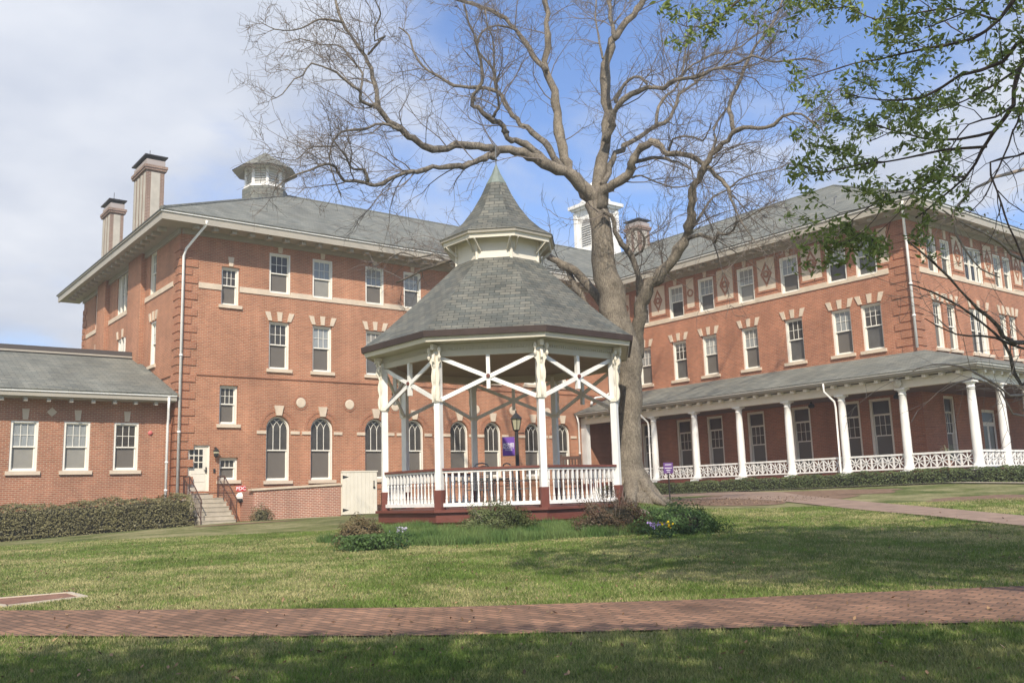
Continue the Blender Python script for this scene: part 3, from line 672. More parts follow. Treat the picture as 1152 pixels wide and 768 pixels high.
# ------------------------------------------------------------------ right wing with its colonnade
RW = empty('brick_wing', (39.2, 20.9, 1.2), 'three storey brick wing with a white columned porch and diamond panels under its eaves', 'building')
RY = [37.6, 34.87, 32.66, 29.94, 27.2, 24.52, 22.94]
holes = []
for y in RY: H_(y, 1.10, 11.22, 1.88); H_(y, 1.06, 7.66, 2.2); H_(y, 1.10, 2.45, 2.95)
mb = MB(); wall(mb, 'W', 39.2, 20.9, 40, -.3, 13.75, holes, BRKR)
holes = []; EX = [41.5, 42.8, 45.47, 48.1, 49.15, 51.4, 53.2]; EW = [.9, .9, 1.86, .85, .85, 1.0, 1.0]
for x, w_ in zip(EX, EW): H_(x, w_, 11.22, 1.75); H_(x, w_, 7.62, 2.2)
for x in (41.6, 52.2): H_(x, 1.0, 2.45, 2.95)
holes.append((44.6, 46.2, 2.05, 4.9, False))
wall(mb, 'S', 20.9, 39.2, 56.7, -.3, 13.75, holes, BRKR)
mb.poly([(56.7, 20.9, -.3), (56.7, 57.5, -.3), (56.7, 57.5, 13.75), (56.7, 20.9, 13.75)], BRKR); mb.poly([(39.2, 57.5, 13.75), (56.7, 57.5, 13.75), (56.7, 57.5, -.3), (39.2, 57.5, -.3)], BRKR); put('wall', mb, RW)
mb = MB(); quoins(mb, 39.2, 20.9, 1, 1, 2.1, 13.4, BRKD, .9, .62); put('quoins', mb, RW)
mb = MB(); mb.box(39.155, 21.85, 11.07, 39.22, 39.99, 11.215, STONE); ys = [21.85]+[v for y in sorted(RY) for v in (y-.55, y+.55)]+[39.99]
for i in range(0, len(ys)-1, 2): mb.box(39.155, ys[i]+.001, 11.215, 39.22, ys[i+1]-.001, 11.33, STONE, skip='b')
mb.box(40.15, 20.855, 11.07, 56.6, 20.92, 11.215, STONE); xs = [40.15]+[v for x, w_ in zip(EX, EW) for v in (x-w_/2, x+w_/2)]+[56.6]
for i in range(0, len(xs)-1, 2): mb.box(xs[i]+.001, 20.855, 11.215, xs[i+1]-.001, 20.92, 11.33, STONE, skip='b')
put('stone_band', mb, RW)
for i, y in enumerate(RY):
    window(RW, ('r3', i % 4), 39.2, y, 11.22, 'W', w_=1.10, h=1.88, rec=.03, sill=False, keys=1, upper=[CURT, CURTG, CURT, CURTG][i % 4], lower=[SCREEN, GLASS, SCREEN2, SHADE][i % 4], blind=[0, .4, .2, .7][i % 4])
    window(RW, ('r2', i % 5), 39.2, y, 7.66, 'W', w_=1.06, h=2.2, rec=.10, keys=3, upper=[CURT, GLASS, CURTG, CURT, GLASS][i % 5], lower=[SCREEN, SCREEN2, SCREEN, SCREEN, SCREEN2][i % 5], split=.52, blind=[0, .3, 0, .5, 0][i % 5])
    window(RW, ('r1',), 39.2, y, 2.45, 'W', w_=1.10, h=2.95, rec=.05, sill=True, upper=GLASS, lower=SCREEN, split=.42, tran=.62, casing=.12)
for i, (x, w_) in enumerate(zip(EX, EW)):
    window(RW, ('e3', w_), x, 20.9, 11.22, 'S', w_=w_, h=1.75, rec=.03, sill=False, keys=1, upper=CURT, lower=GLASS, lites=(3, 2) if w_ < 1.5 else (6, 2))
    window(RW, ('e2', w_), x, 20.9, 7.62, 'S', w_=w_, h=2.2, rec=.10, keys=3, upper=GLASS, lower=SCREEN, lites=(3, 2) if w_ < 1.5 else (6, 2), split=.52)
for z, h in ((11.24, 1.7), (7.64, 2.15)):
    for dx in (-.3, .3): mb = MB(); mb.box(45.47+dx-.05, 20.92, z, 45.47+dx+.05, 21.0, z+h, WINW); put('mullion', mb, RW)
for x in (41.6, 52.2): window(RW, ('e1',), x, 20.9, 2.45, 'S', w_=1.0, h=2.95, rec=.05, upper=GLASS, lower=SCREEN, split=.42, tran=.62, casing=.12)
mb = MB(); mb.box(44.6, 21.05, 2.05, 46.2, 21.12, 4.9, WINW); dr = put('porch_door', mb, RW)
for x in (44.8, 45.5): mb = MB(); mb.box(x, 21.04, 2.5, x+.5, 21.049, 4.1, DARKG); put('pane', mb, dr)
mb = MB(); mb.box(44.8, 21.04, 4.3, 46.0, 21.049, 4.75, DARKG); put('transom_light', mb, dr)
# panels with brick diamonds or rings between the top windows
def ring_poly(mb, P0, P1, m, c, face, t=.03):
    """flat band between two closed outlines, raised t above the wall"""
    def Q(p, d): return (c-d, p[0], p[1]) if face == 'W' else (p[0], c-d, p[1])
    n = len(P0)
    for i in range(n):
        j = (i+1) % n; mb.poly([Q(P0[i], t), Q(P0[j], t), Q(P1[j], t), Q(P1[i], t)], m)
        mb.poly([Q(P0[i], t), Q(P0[j], t), Q(P0[j], .002), Q(P0[i], .002)], m); mb.poly([Q(P1[i], t), Q(P1[j], t), Q(P1[j], .002), Q(P1[i], .002)], m)
def panel(u, wd, kind, face, c, z0=11.62, z1=13.30):
    hw = wd/2; mb = MB()
    if face == 'W': mb.box(c-.022, u-hw, z0, c+.01, u+hw, z1, STONE)
    else: mb.box(u-hw, c-.022, z0, u+hw, c+.01, z1, STONE)
    o = put('stone_panel', mb, RW); zc = (z0+z1)/2; mb = MB()
    rect = lambda e: [(u-hw-e, z0-e), (u+hw+e, z0-e), (u+hw+e, z1+e), (u-hw-e, z1+e)]
    ring_poly(mb, rect(.10), rect(0), BRKD, c, face, .035)
    if kind == 'd':
        dm = lambda k: [(u+.36*k, zc), (u, zc+.66*k), (u-.36*k, zc), (u, zc-.66*k)]
        ring_poly(mb, dm(1), dm(.70), BRKD, c, face, .045)
        cr_ = lambda r: [(u+r*math.cos(PI*i/8), zc+r*math.sin(PI*i/8)) for i in range(16)]
        ring_poly(mb, cr_(.20), cr_(.09), BRKD, c, face, .055)
    else:
        cr_ = lambda r: [(u+r*math.cos(PI*i/8), zc+r*math.sin(PI*i/8)) for i in range(16)]
        ring_poly(mb, cr_(.23), cr_(.13), BRKD, c, face, .045)
    put('brick_ornament', mb, o)
for u, wd, k in ((36.25, 1.1, 'd'), (33.76, .55, 'r'), (31.3, 1.1, 'd'), (28.57, 1.1, 'd'), (25.86, 1.15, 'd'), (22.0, .5, 'r'), (38.9, .6, 'r')): panel(u, wd, k, 'W', 39.2)
for u, wd, k in ((40.6, .4, 'r'), (43.9, .9, 'd'), (47.05, .9, 'd'), (50.25, .8, 'd'), (52.3, .5, 'r')): panel(u, wd, k, 'S', 20.9)
mb = MB()
mb.box(38.0, 19.7, 13.64, 38.10, 38.797, 14.0, TRIM); mb.box(38.10, 20.897, 13.68, 39.197, 38.797, 13.74, TRIM); mb.box(39.10, 20.9, 13.45, 39.197, 39.89, 13.675, TRIM)
mb.box(38.10, 19.7, 13.64, 57.9, 19.80, 14.0, TRIM); mb.box(38.10, 19.80, 13.68, 57.9, 20.895, 13.74, TRIM); mb.box(39.2, 20.80, 13.45, 56.7, 20.897, 13.675, TRIM)
mb.box(37.94, 19.64, 13.965, 37.998, 38.73, 14.06, WHITE); mb.box(38.0, 19.64, 13.965, 57.9, 19.698, 14.06, WHITE); put('cornice', mb, RW)
modillions(RW, [(38.26, y-.11, 38.62, y+.11) for y in np.arange(21.2, 39, .84)] + [(x-.11, 19.96, x+.11, 20.32) for x in np.arange(39.5, 56.6, .84)])
mb = MB()
mb.slab([(37.92, 38.6, ZE), (37.92, 19.62, ZE), (47.95, 29.65, ZR), (47.95, 48.7, ZR)], .05, ROOF)
mb.slab([(37.92, 19.62, ZE), (57.98, 19.62, ZE), (47.95, 29.65, ZR)], .05, ROOF)
mb.slab([(57.98, 19.62, ZE), (57.98, 58.78, ZE), (47.95, 48.7, ZR), (47.95, 29.65, ZR)], .05, ROOF)
mb.slab([(57.98, 58.78, ZE), (38.1, 58.78, ZE), (47.95, 48.7, ZR)], .05, ROOF)
put('roof', mb, RW)
mb = MB(); mb.tube([(57.9, 19.7, ZE+.06), (47.95, 29.65, ZR+.05), (37.92, 19.62, ZE+.06)], .09, ROOF, 6); mb.tube([(47.95, 29.65, ZR+.05), (47.95, 48.7, ZR+.05)], .09, ROOF, 6); put('ridge_cap', mb, RW)
mb = MB(); mb.tube([(41.2, 25.5, 15.6), (41.2, 25.5, 16.1), (41.4, 25.5, 16.2)], .05, GREYM, 6); put('vent_pipe', mb, RW)
chimney(RW, 46.3, 44.3, 47.4, 45.6, 17.8, 20.55)
pipe(RW, [(38.0, 20.2, 13.9), (38.1, 20.3, 13.55), (38.95, 20.75, 12.6), (39.05, 20.78, 12.3), (39.05, 20.78, 7.45)])
# porch floor, steps of brick base
mb = MB(); mb.box(35.95, 17.0, 1.80, 39.19, 40.0, 2.02, BROWN); mb.box(39.19, 17.0, 1.80, 57.5, 20.89, 2.02, BROWN); put('porch_floor', mb, RW)
mb = MB(); mb.box(36.05, 17.12, .4, 36.3, 39.98, 1.797, BRKD); mb.box(36.3, 17.12, .4, 57.4, 17.4, 1.797, BRKD); put('porch_base', mb, RW)
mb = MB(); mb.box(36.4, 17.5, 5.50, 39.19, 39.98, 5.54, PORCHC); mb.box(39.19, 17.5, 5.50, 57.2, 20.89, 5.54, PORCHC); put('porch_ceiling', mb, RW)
mb = MB()
mb.box(36.05, 17.1, 5.42, 36.38, 39.98, 5.80, CREAM2); mb.box(36.38, 17.1, 5.42, 57.3, 17.42, 5.80, CREAM2)
mb.box(35.60, 16.65, 5.90, 35.70, 39.98, 6.02, TRIM); mb.box(35.70, 16.65, 5.90, 57.6, 16.75, 6.02, TRIM); mb.box(35.70, 16.75, 5.84, 36.38, 39.98, 5.90, TRIM); mb.box(36.38, 16.75, 5.84, 57.6, 17.42, 5.90, TRIM)
mb.box(35.54, 16.59, 5.99, 35.598, 39.9, 6.06, WHITE); mb.box(35.6, 16.59, 5.99, 57.6, 16.648, 6.06, WHITE)
for y in np.arange(17.5, 39.8, .70): mb.box(35.76, y-.08, 5.72, 36.04, y+.08, 5.838, CREAM2)
for x in np.arange(36.6, 57, .70): mb.box(x-.08, 16.81, 5.72, x+.08, 17.09, 5.838, CREAM2)
put('entablature', mb, RW)
mb = MB(); mb.slab([(35.52, 39.97, 6.03), (35.52, 16.57, 6.03), (39.19, 20.55, 7.28), (39.19, 39.97, 7.28)], .04, ROOF)
mb.slab([(35.52, 16.57, 6.03), (57.7, 16.57, 6.03), (57.7, 20.89, 7.38), (39.19, 20.55, 7.28)], .04, ROOF); put('porch_roof', mb, RW)
mb = MB(); pr = [(.24, 0), (.24, .09), (.21, .10), (.205, .16), (.178, .19), (.178, .5), (.178, 1.2), (.172, 1.9), (.160, 2.6), (.148, 3.10), (.165, 3.12), (.165, 3.16), (.148, 3.18), (.150, 3.24), (.20, 3.30), (.20, 3.32)]
mb.lathe((0, 0, 0), pr, WHITE, 20); shaft = mb.mesh('column', smooth=False)
for p in shaft.polygons: p.use_smooth = abs(p.normal.z) < .5
mb = MB(); mb.box(-.27, -.27, -.02, .27, .27, .0, WHITE, skip='b'); mb.box(-.27, -.27, -.10, .27, .27, -.02, WHITE, skip='t'); base_m = mb.mesh('column_base')
mb = MB(); mb.box(-.22, -.22, 3.32, .22, .22, 3.395, WHITE); cap_m = mb.mesh('capital')
CYS = [17.27, 20.12, 22.97, 25.8, 28.62, 31.47, 34.32, 37.15]; CXS = [38.62, 41.0, 43.6, 46.2, 48.8, 51.4, 54.0, 56.6]
cols = [(36.2, y) for y in CYS] + [(x, 17.27) for x in CXS]
for x, y in cols:
    q = bpy.data.objects.new('column', shaft); C.objects.link(q); q.parent = RW; q.location = (x-39.2, y-20.9, 2.03-1.2)
    for nm, me in (('column_base', base_m), ('capital', cap_m)): z = bpy.data.objects.new(nm, me); C.objects.link(z); z.parent = q
mb = MB(); mb.box(36.06, 39.55, 2.02, 36.36, 39.98, 5.41, WHITE); put('pilaster', mb, RW)
def lattice(L):
    mb = MB(); mb.box(0, -.045, .62, L, .045, .70, WHITE); mb.box(0, -.035, .05, L, .035, .12, WHITE); n = max(1, round(L/.50)); s = L/n
    for i in range(n+1):
        x = i*s; a, b = max(0, x-.035), min(L, x+.035); mb.box(a, -.018, .12, b, .018, .62, WHITE)
    for i in range(n):
        cx, cz = (i+.5)*s, .37; hx, hz = s/2-.035, .25
        for ang in range(8):
            a = ang*PI/4; dx, dz = math.cos(a), math.sin(a); k = 1/max(abs(dx)/hx, abs(dz)/hz)
            mb.bar((cx, 0, cz), (cx+dx*k, 0, cz+dz*k), .036, .034 if ang % 2 == 0 else .036, WHITE, upv=(dz, 0, -dx))
        mb.bar((cx-hx, 0, cz+hz), (cx-hx+.1, 0, cz+hz), .03, .05, WHITE)
    return mb
for i in range(len(CYS)-1+1):
    y0 = CYS[i]+.17; y1 = (CYS[i+1]-.17) if i+1 < len(CYS) else 39.55
    mb = lattice(y1-y0); mb.v = [(36.2+b, y0+a, 2.03+c) for a, b, c in mb.v]; put('railing', mb, RW)
xs = [36.2]+CXS
for i in range(len(xs)-1):
    mb = lattice(xs[i+1]-xs[i]-.34); x0 = xs[i]+.17; mb.v = [(x0+a, 17.27+b, 2.03+c) for a, b, c in mb.v]; put('railing', mb, RW)
for y in (23.22, 31.72-.0): pass
for y in (23.15, 34.5):
    pipe(RW, [(35.56, y+.25, 5.95), (35.58, y+.25, 5.6), (35.95, y+.02, 5.15), (35.98, y, 4.9), (35.98, y, 1.75), (35.9, y-.05, 1.6)], .045)
pipe(RW, [(38.9, 39.85, 7.75), (38.0, 39.83, 7.15), (37.2, 39.83, 7.05), (36.9, 39.83, 6.9), (36.8, 39.83, 6.6)], .06)
pipe(RW, [(35.62, 39.82, 5.95), (35.75, 39.84, 5.5), (35.75, 39.84, 1.2)], .05)
mb = MB(); mb.lathe((0, 0, 0), [(.16, 0), (.19, .05), (.19, .12), (.10, .16), (.05, .17)], CREAM, 12); mb.v = [(36.03-c, 20.15+a, 5.62+b) for a, b, c in mb.v]; put('floodlight', mb, RW)
for y in (21.6, 26.0): mb = MB(); mb.lathe((38.4, y, 5.28), [(.05, .22), (.05, .14), (.14, .10), (.16, 0), (.12, -.06), (.03, -.08)], METALD, 10); put('ceiling_lantern', mb, RW)

# ------------------------------------------------------------------ bell tower behind the roofs
TX, TY = 47.5, 49.9; TB = empty('bell_tower', (TX, TY, 17.5), 'white wooden belfry with louvred arches rising behind the roofs and the big tree trunk', 'tower')
e = 1.08
mb = MB(); mb.box(TX-e-.35, TY-e-.35, 17.5, TX+e+.35, TY+e+.35, 19.55, WHITE); mb.box(TX-e-.18, TY-e-.18, 19.55, TX+e+.18, TY+e+.18, 19.8, WHITE); put('tower_base', mb, TB)
mb = MB(); mb.box(TX-e, TY-e, 19.8, TX+e, TY+e, 23.0, WHITE)
for sx in (-1, 1):
    for sy in (-1, 1): mb.box(TX+sx*e-.16, TY+sy*e-.16, 19.8, TX+sx*e+.16, TY+sy*e+.16, 22.9, WHITE)
put('belfry', mb, TB)
for face in 'SW':
    mb = MB()
    pts = [(-.5, 20.1), (.5, 20.1)] + [(.5*math.cos(PI*i/10), 21.7+.5*math.sin(PI*i/10)) for i in range(11)]
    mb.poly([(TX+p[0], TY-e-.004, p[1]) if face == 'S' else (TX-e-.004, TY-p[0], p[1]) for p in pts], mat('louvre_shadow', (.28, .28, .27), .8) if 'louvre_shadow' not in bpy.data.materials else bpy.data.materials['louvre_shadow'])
    for k in range(9):
        z = 20.2+k*.18; a = (TX-.5, TY-e-.03, z) if face == 'S' else (TX-e-.03, TY+.5, z); b = (TX+.5, TY-e-.03, z) if face == 'S' else (TX-e-.03, TY-.5, z)
        mb.bar(a, b, .10, .03, WHITE, upv=(0, -1, 1.3) if face == 'S' else (-1, 0, 1.3))
    put('louvres', mb, TB)
mb = MB(); mb.box(TX-e-.25, TY-e-.25, 23.0, TX+e+.25, TY+e+.25, 23.15, WHITE); mb.box(TX-e-.45, TY-e-.45, 23.15, TX+e+.45, TY+e+.45, 23.4, WHITE)
mb.lathe((TX, TY, 0), [(1.25, 23.4), (1.2, 23.75), (.8, 23.8), (.75, 24.55), (.95, 24.6), (.95, 24.72), (.7, 24.95), (.35, 25.2), (.12, 25.4), (.05, 25.45), (.05, 26.1), (.001, 26.3)], WHITE, 16); put('tower_roof', mb, TB)

# ------------------------------------------------------------------ gazebo
GX, GY, TH = 15.18, 19.98, 2.7744
GZ = EMPTYZ = H(GX, GY)
G = empty('gazebo', (GX, GY, .7), 'large white octagonal gazebo with slate bell roof, brown base and turned balusters', 'gazebo')
def gv(k, r, z): a = TH+k*PI/4; return Vector((GX+r*math.cos(a), GY+r*math.sin(a), z))
def oct_(r): return [(gv(k, r, 0).x, gv(k, r, 0).y) for k in range(8)]
mb = MB(); mb.prism(oct_(3.36), .2, .97, BRKD); put('brick_base', mb, G)
mb = MB(); mb.prism(oct_(3.44), .97, 1.20, BROWN); mb.prism(oct_(3.52), 1.20, 1.26, BROWN); put('floor', mb, G)
for k in range(8):
    c = gv(k, 3.26, 0); o_ = Vector((math.cos(TH+k*PI/4), math.sin(TH+k*PI/4), 0)); t_ = Vector((-o_.y, o_.x, 0))
    def sq(r, z0, z1, m, mb): 
        P = [c+o_*(a*r)+t_*(b*r) for a, b in ((-1, -1), (1, -1), (1, 1), (-1, 1))]; mb.prism([(p.x, p.y) for p in P], z0, z1, m)
    mb = MB(); sq(.078, 1.73, 5.1, WHITE, mb); pst = put('post', mb, G)
    mb = MB(); sq(.10, 1.26, 1.73, BROWN, mb); put('post_foot', mb, pst)
    # scroll bracket: scalloped plates outwards and along the front, with turned drops
    mb = MB(); n = 22
    def plate(dirv, nrm, base, sc_, th_, both):
        prof = []
        for i in range(n+1):
            z = 3.86+(5.02-3.86)*i/n; e = .045+.05*abs(math.sin(i/n*PI*3.0))**.6+(.05 if i/n > .8 else 0)
            prof.append((base+e*sc_, z))
        for i in range(n):
            (r0, z0), (r1, z1) = prof[i], prof[i+1]
            for sg in ((1, -1) if both else (1,)):
                a = c+dirv*(r0*sg); b = c+dirv*(r1*sg); A0 = c
                q = [Vector((A0.x, A0.y, z0)), Vector((a.x, a.y, z0)), Vector((b.x, b.y, z1)), Vector((A0.x, A0.y, z1))]
                f_ = [p+nrm*th_ for p in q]; k_ = [p-nrm*th_ for p in q]
                mb.poly(f_, CREAM2); mb.poly(k_[::-1], CREAM2); mb.poly([f_[1], k_[1], k_[2], f_[2]], CREAM2)
    plate(o_, t_, .078, 1.0, .03, False)
    c_save = c.copy(); c = c + o_*.10; plate(t_, o_, .045, .75, .02, True); c = c_save
    for sg in (-1, 1):
        q = c+t_*(.15*sg)+o_*.16; mb.lathe((q.x, q.y, 0), [(.012, 4.86), (.035, 4.90), (.04, 4.94), (.02, 4.97), (.015, 5.02), (.035, 5.05), (.045, 5.10), (.035, 5.15), (.02, 5.17)], CREAM2, 8)
    P = [c+o_*a+t_*b for a, b in ((.08, -.055), (.26, -.045), (.26, .045), (.08, .055))]; mb.prism([(p.x, p.y) for p in P], 5.10, 5.235, CREAM2)
    P = [c+o_*a+t_*b for a, b in ((-.11, -.11), (.11, -.11), (.11, .11), (-.11, .11))]; mb.prism([(p.x, p.y) for p in P], 3.84, 3.93, CREAM2)
    put('bracket', mb, pst)
bal = MB(); bal.box(-.024, -.024, 0, .024, .024, .10, WHITE); bal.box(-.024, -.024, .50, .024, .024, .715, WHITE)
bal.lathe((0, 0, 0), [(.022, .10), (.030, .13), (.024, .17), (.016, .28), (.018, .40), (.026, .44), (.016, .47), (.022, .50)], WHITE, 8)
BALM = bal.mesh('baluster', smooth=False)
for k in range(8):
    a = gv(k, 3.26, 0); b = gv(k+1, 3.26, 0); d = (b-a).normalized(); L = (b-a).length; nn_ = Vector((d.y, -d.x, 0)); up_ = Vector((0, 0, 1))
    A = a+d*.08; B = b-d*.08; Z = lambda p, z: Vector((p.x, p.y, z))
    # beam + cornice
    mb = MB(); mb.bar(Z(a, 5.075), Z(b, 5.075), .10, .25, CREAM); 
    nd = 34
    for i in range(nd): q = a.lerp(b, (i+.5)/nd)+nn_*.065; mb.bar(Z(q-d*.018, 5.13), Z(q+d*.018, 5.13), .04, .07, CREAM)
    bm = put('beam', mb, G)
    # X brace with drop and boss
    mb = MB(); mid = a.lerp(b, .5); zc = 4.43
    for z0, z1 in ((3.90, 4.92), (4.92, 3.90)): mb.bar(Z(A, z0)+nn_*(.012 if z0 < z1 else -.012), Z(B, z1)+nn_*(.012 if z0 < z1 else -.012), .045, .10, WHITE)
    mb.bar(Z(mid, 4.12)+nn_*.001, Z(mid, 4.95)+nn_*.001, .09, .10, WHITE, upv=tuple(nn_)); q = Z(mid, zc)+nn_*.05
    mb.tube([q, q+nn_*.035], .05, BROWN, 10); put('cross_brace', mb, G)
    if k == 5: continue
    mb = MB(); mb.bar(Z(A, 1.375), Z(B, 1.375), .09, .085, WHITE); mb.bar(Z(A, 2.16), Z(B, 2.16), .07, .05, WHITE); mb.bar(Z(A, 2.215), Z(B, 2.215), .14, .055, BROWN)
    rl = put('railing', mb, G); n = 15
    for i in range(n):
        q = A.lerp(B, (i+.55)/(n+.1)); z = bpy.data.objects.new('baluster', BALM); C.objects.link(z); z.parent = rl; z.location = (q.x-GX, q.y-GY, 1.415-.7); z.rotation_euler = (0, 0, math.atan2(d.y, d.x))
# eaves, roofs
mb = MB()
def ring(mb, r0, z0, r1, z1, m, flip=False):
    for k in range(8):
        q = [gv(k, r0, z0), gv(k+1, r0, z0), gv(k+1, r1, z1), gv(k, r1, z1)]; mb.poly(q[::-1] if flip else q, m)
ring(mb, 3.30, 5.26, 3.30, 5.20, CREAM); ring(mb, 3.16, 5.235, 3.72, 5.30, CREAM, True); ring(mb, 3.72, 5.30, 3.76, 5.26, CREAM, True); ring(mb, 3.76, 5.26, 3.79, 5.37, CREAM2); put('soffit', mb, G)
mb = MB(); ring(mb, 3.79, 5.37, 3.86, 5.37, FASC, True); ring(mb, 3.86, 5.37, 3.88, 5.52, FASC); ring(mb, 3.88, 5.52, 3.7, 5.56, FASC); put('fascia', mb, G)
mb = MB(); prof = [(3.86, 5.50), (3.55, 5.74), (3.15, 6.06), (2.6, 6.56), (2.0, 7.12), (1.5, 7.60), (1.18, 7.92)]
def shell(mb, prof, m):
    for k in range(8):
        s = 0
        for i in range(len(prof)-1):
            (r0, z0), (r1, z1) = prof[i], prof[i+1]; dl = math.hypot(r1-r0, z1-z0); h0, h1 = r0*math.sin(PI/8), r1*math.sin(PI/8)
            mb.poly([gv(k, r0, z0), gv(k+1, r0, z0), gv(k+1, r1, z1), gv(k, r1, z1)], m, uv=[(-h0+k*7.3, s), (h0+k*7.3, s), (h1+k*7.3, s+dl*.99), (-h1+k*7.3, s+dl*.99)]); s += dl*.99
shell(mb, prof, SLATE); put('lower_roof', mb, G)
mb = MB(); mb.prism(oct_(1.22), 7.5, 8.48, CREAM2)
for k in range(8): q = gv(k, 1.22, 0); mb.tube([Z(q, 7.6), Z(q, 8.42)], .045, CREAM2, 6)
put('drum', mb, G)
for k in range(8):
    for sg in (-1, 1):
        a = gv(k, 1.22, 0)+Vector((-math.sin(TH+k*PI/4), math.cos(TH+k*PI/4), 0))*(.11*sg); o_ = Vector((math.cos(TH+k*PI/4), math.sin(TH+k*PI/4), 0))
        mb = MB(); mb.bar(Z(a, 8.08), Z(a+o_*.30, 8.36), .03, .07, CREAM); put('strut', mb, G)
mb = MB(); ring(mb, 1.2, 8.46, 1.58, 8.36, CREAM, True); ring(mb, 1.58, 8.36, 1.60, 8.48, CREAM2); ring(mb, 1.60, 8.48, 1.66, 8.48, CREAM, True); ring(mb, 1.66, 8.48, 1.68, 8.58, TRIM); put('upper_eave', mb, G)
mb = MB(); shell(mb, [(1.70, 8.56), (1.34, 8.80), (1.02, 9.10), (.72, 9.50), (.47, 9.93), (.30, 10.30)], SLATE); put('spire_roof', mb, G)
mb = MB(); shell(mb, [(.31, 10.29), (.14, 10.60), (.02, 10.90)], COPPER); mb.tube([(GX, GY, 10.9), (GX, GY, 11.5)], .018, GREYM, 6); q = Vector((GX, GY, 11.5)); mb.tube([q, q+rt*-.10+Vector((0, 0, .0))], .012, GREYM, 5); mb.lathe((GX, GY, 11.05), [(.001, -.05), (.05, 0), (.001, .05)], GREYM, 8); put('finial', mb, G)
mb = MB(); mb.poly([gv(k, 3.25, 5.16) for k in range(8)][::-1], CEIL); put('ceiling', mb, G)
# furniture on the gazebo floor
def mesh_chair(x, y, rz, label):
    t = empty('metal_chair', (0, 0, 0), label, 'chair', 'grey metal chairs in the gazebo')
    mb = MB(); mb.box(-.25, -.25, .44, .25, .25, .47, GREYM); put('seat', mb, t)
    mb = MB(); pts = [(-.25, .25, .47), (-.25, .32, 1.0), (-.15, .33, 1.12), (0, .33, 1.15), (.15, .33, 1.12), (.25, .32, 1.0), (.25, .25, .47)]; mb.tube(pts, .02, GREYM, 6)
    for i in range(7): x_ = -.21+i*.07; mb.tube([(x_, .25, .47), (x_, .325, 1.06)], .009, GREYM, 4)
    for j in range(8): z = .55+j*.065; mb.tube([(-.24, .25+(z-.47)*.14, z), (.24, .25+(z-.47)*.14, z)], .008, GREYM, 4)
    put('backrest', mb, t)
    for sx in (-.23, .23):
        for sy in (-.23, .23): mb = MB(); mb.tube([(sx, sy, .44), (sx*1.08, sy*1.1, 0)], .018, GREYM, 6); put('leg', mb, t)
        mb = MB(); mb.tube([(sx, -.23, .44), (sx*1.1, -.24, .66), (sx*1.1, .27, .68)], .018, GREYM, 6); put('armrest', mb, t)
    t.location = (x, y, 1.262); t.rotation_euler = (0, 0, rz); return t
def gp(px, D): v = ray(px, 540); s = D/(v.x*cA+v.y*sA); return (v.x*s, v.y*s)
for px, D, rz, lb in ((536, 24.6, .5, 'grey wire-backed metal chair inside the gazebo, left of the patio table'), (582, 25.2, -1.0, 'grey wire-backed metal chair inside the gazebo, right of the patio table'), (545, 26.9, .1+PI, 'grey metal chair behind the round patio table, far side')):
    x, y = gp(px, D); mesh_chair(x, y, rz+AZ-PI/2+PI, lb)
x, y = gp(559, 25.5); t = empty('patio_table', (x, y, 1.262), 'round grey metal patio table standing inside the gazebo', 'table')
mb = MB(); mb.lathe((x, y, 1.262), [(.50, .72), (.52, .73), (.52, .75), (.50, .76)], GREYM, 24); put('tabletop', mb, t)
for i in range(4): a = PI/4+i*PI/2; mb = MB(); mb.tube([(x+.35*math.cos(a), y+.35*math.sin(a), 1.98), (x+.42*math.cos(a), y+.42*math.sin(a), 1.262)], .02, GREYM, 6); put('leg', mb, t)
x, y = gp(641, 23.6); t = empty('rocking_chair', (0, 0, 0), 'tall slat-backed dark wooden rocking chair inside the gazebo near the right posts', 'chair')
mb = MB(); mb.box(-.27, -.25, .40, .27, .25, .43, WOODD); put('seat', mb, t)
mb = MB(); mb.box(-.27, .27, .43, -.225, .31, 1.26, WOODD); mb.box(.225, .27, .43, .27, .31, 1.26, WOODD); mb.box(-.225, .275, 1.14, .225, .305, 1.22, WOODD); mb.box(-.225, .275, .50, .225, .305, .56, WOODD)
for i in range(6): x_ = -.19+i*.076; mb.box(x_-.018, .28, .56, x_+.018, .30, 1.14, WOODD)
put('backrest', mb, t)
for sx in (-.25, .25):
    mb = MB(); mb.box(sx-.03, -.28, .63, sx+.03, .30, .66, WOODD); put('armrest', mb, t)
    for sy in (-.22, .24): mb = MB(); mb.box(sx-.022, sy-.022, .06, sx+.022, sy+.022, .63, WOODD); put('leg', mb, t)
    mb = MB(); mb.tube([(sx, -.42+i*.105, .04+.10*((i-4)/4)**2) for i in range(9)], .025, WOODD, 6); put('rocker', mb, t)
t.location = (x, y, 1.262); t.rotation_euler = (0, 0, AZ-PI/2+PI+.1)

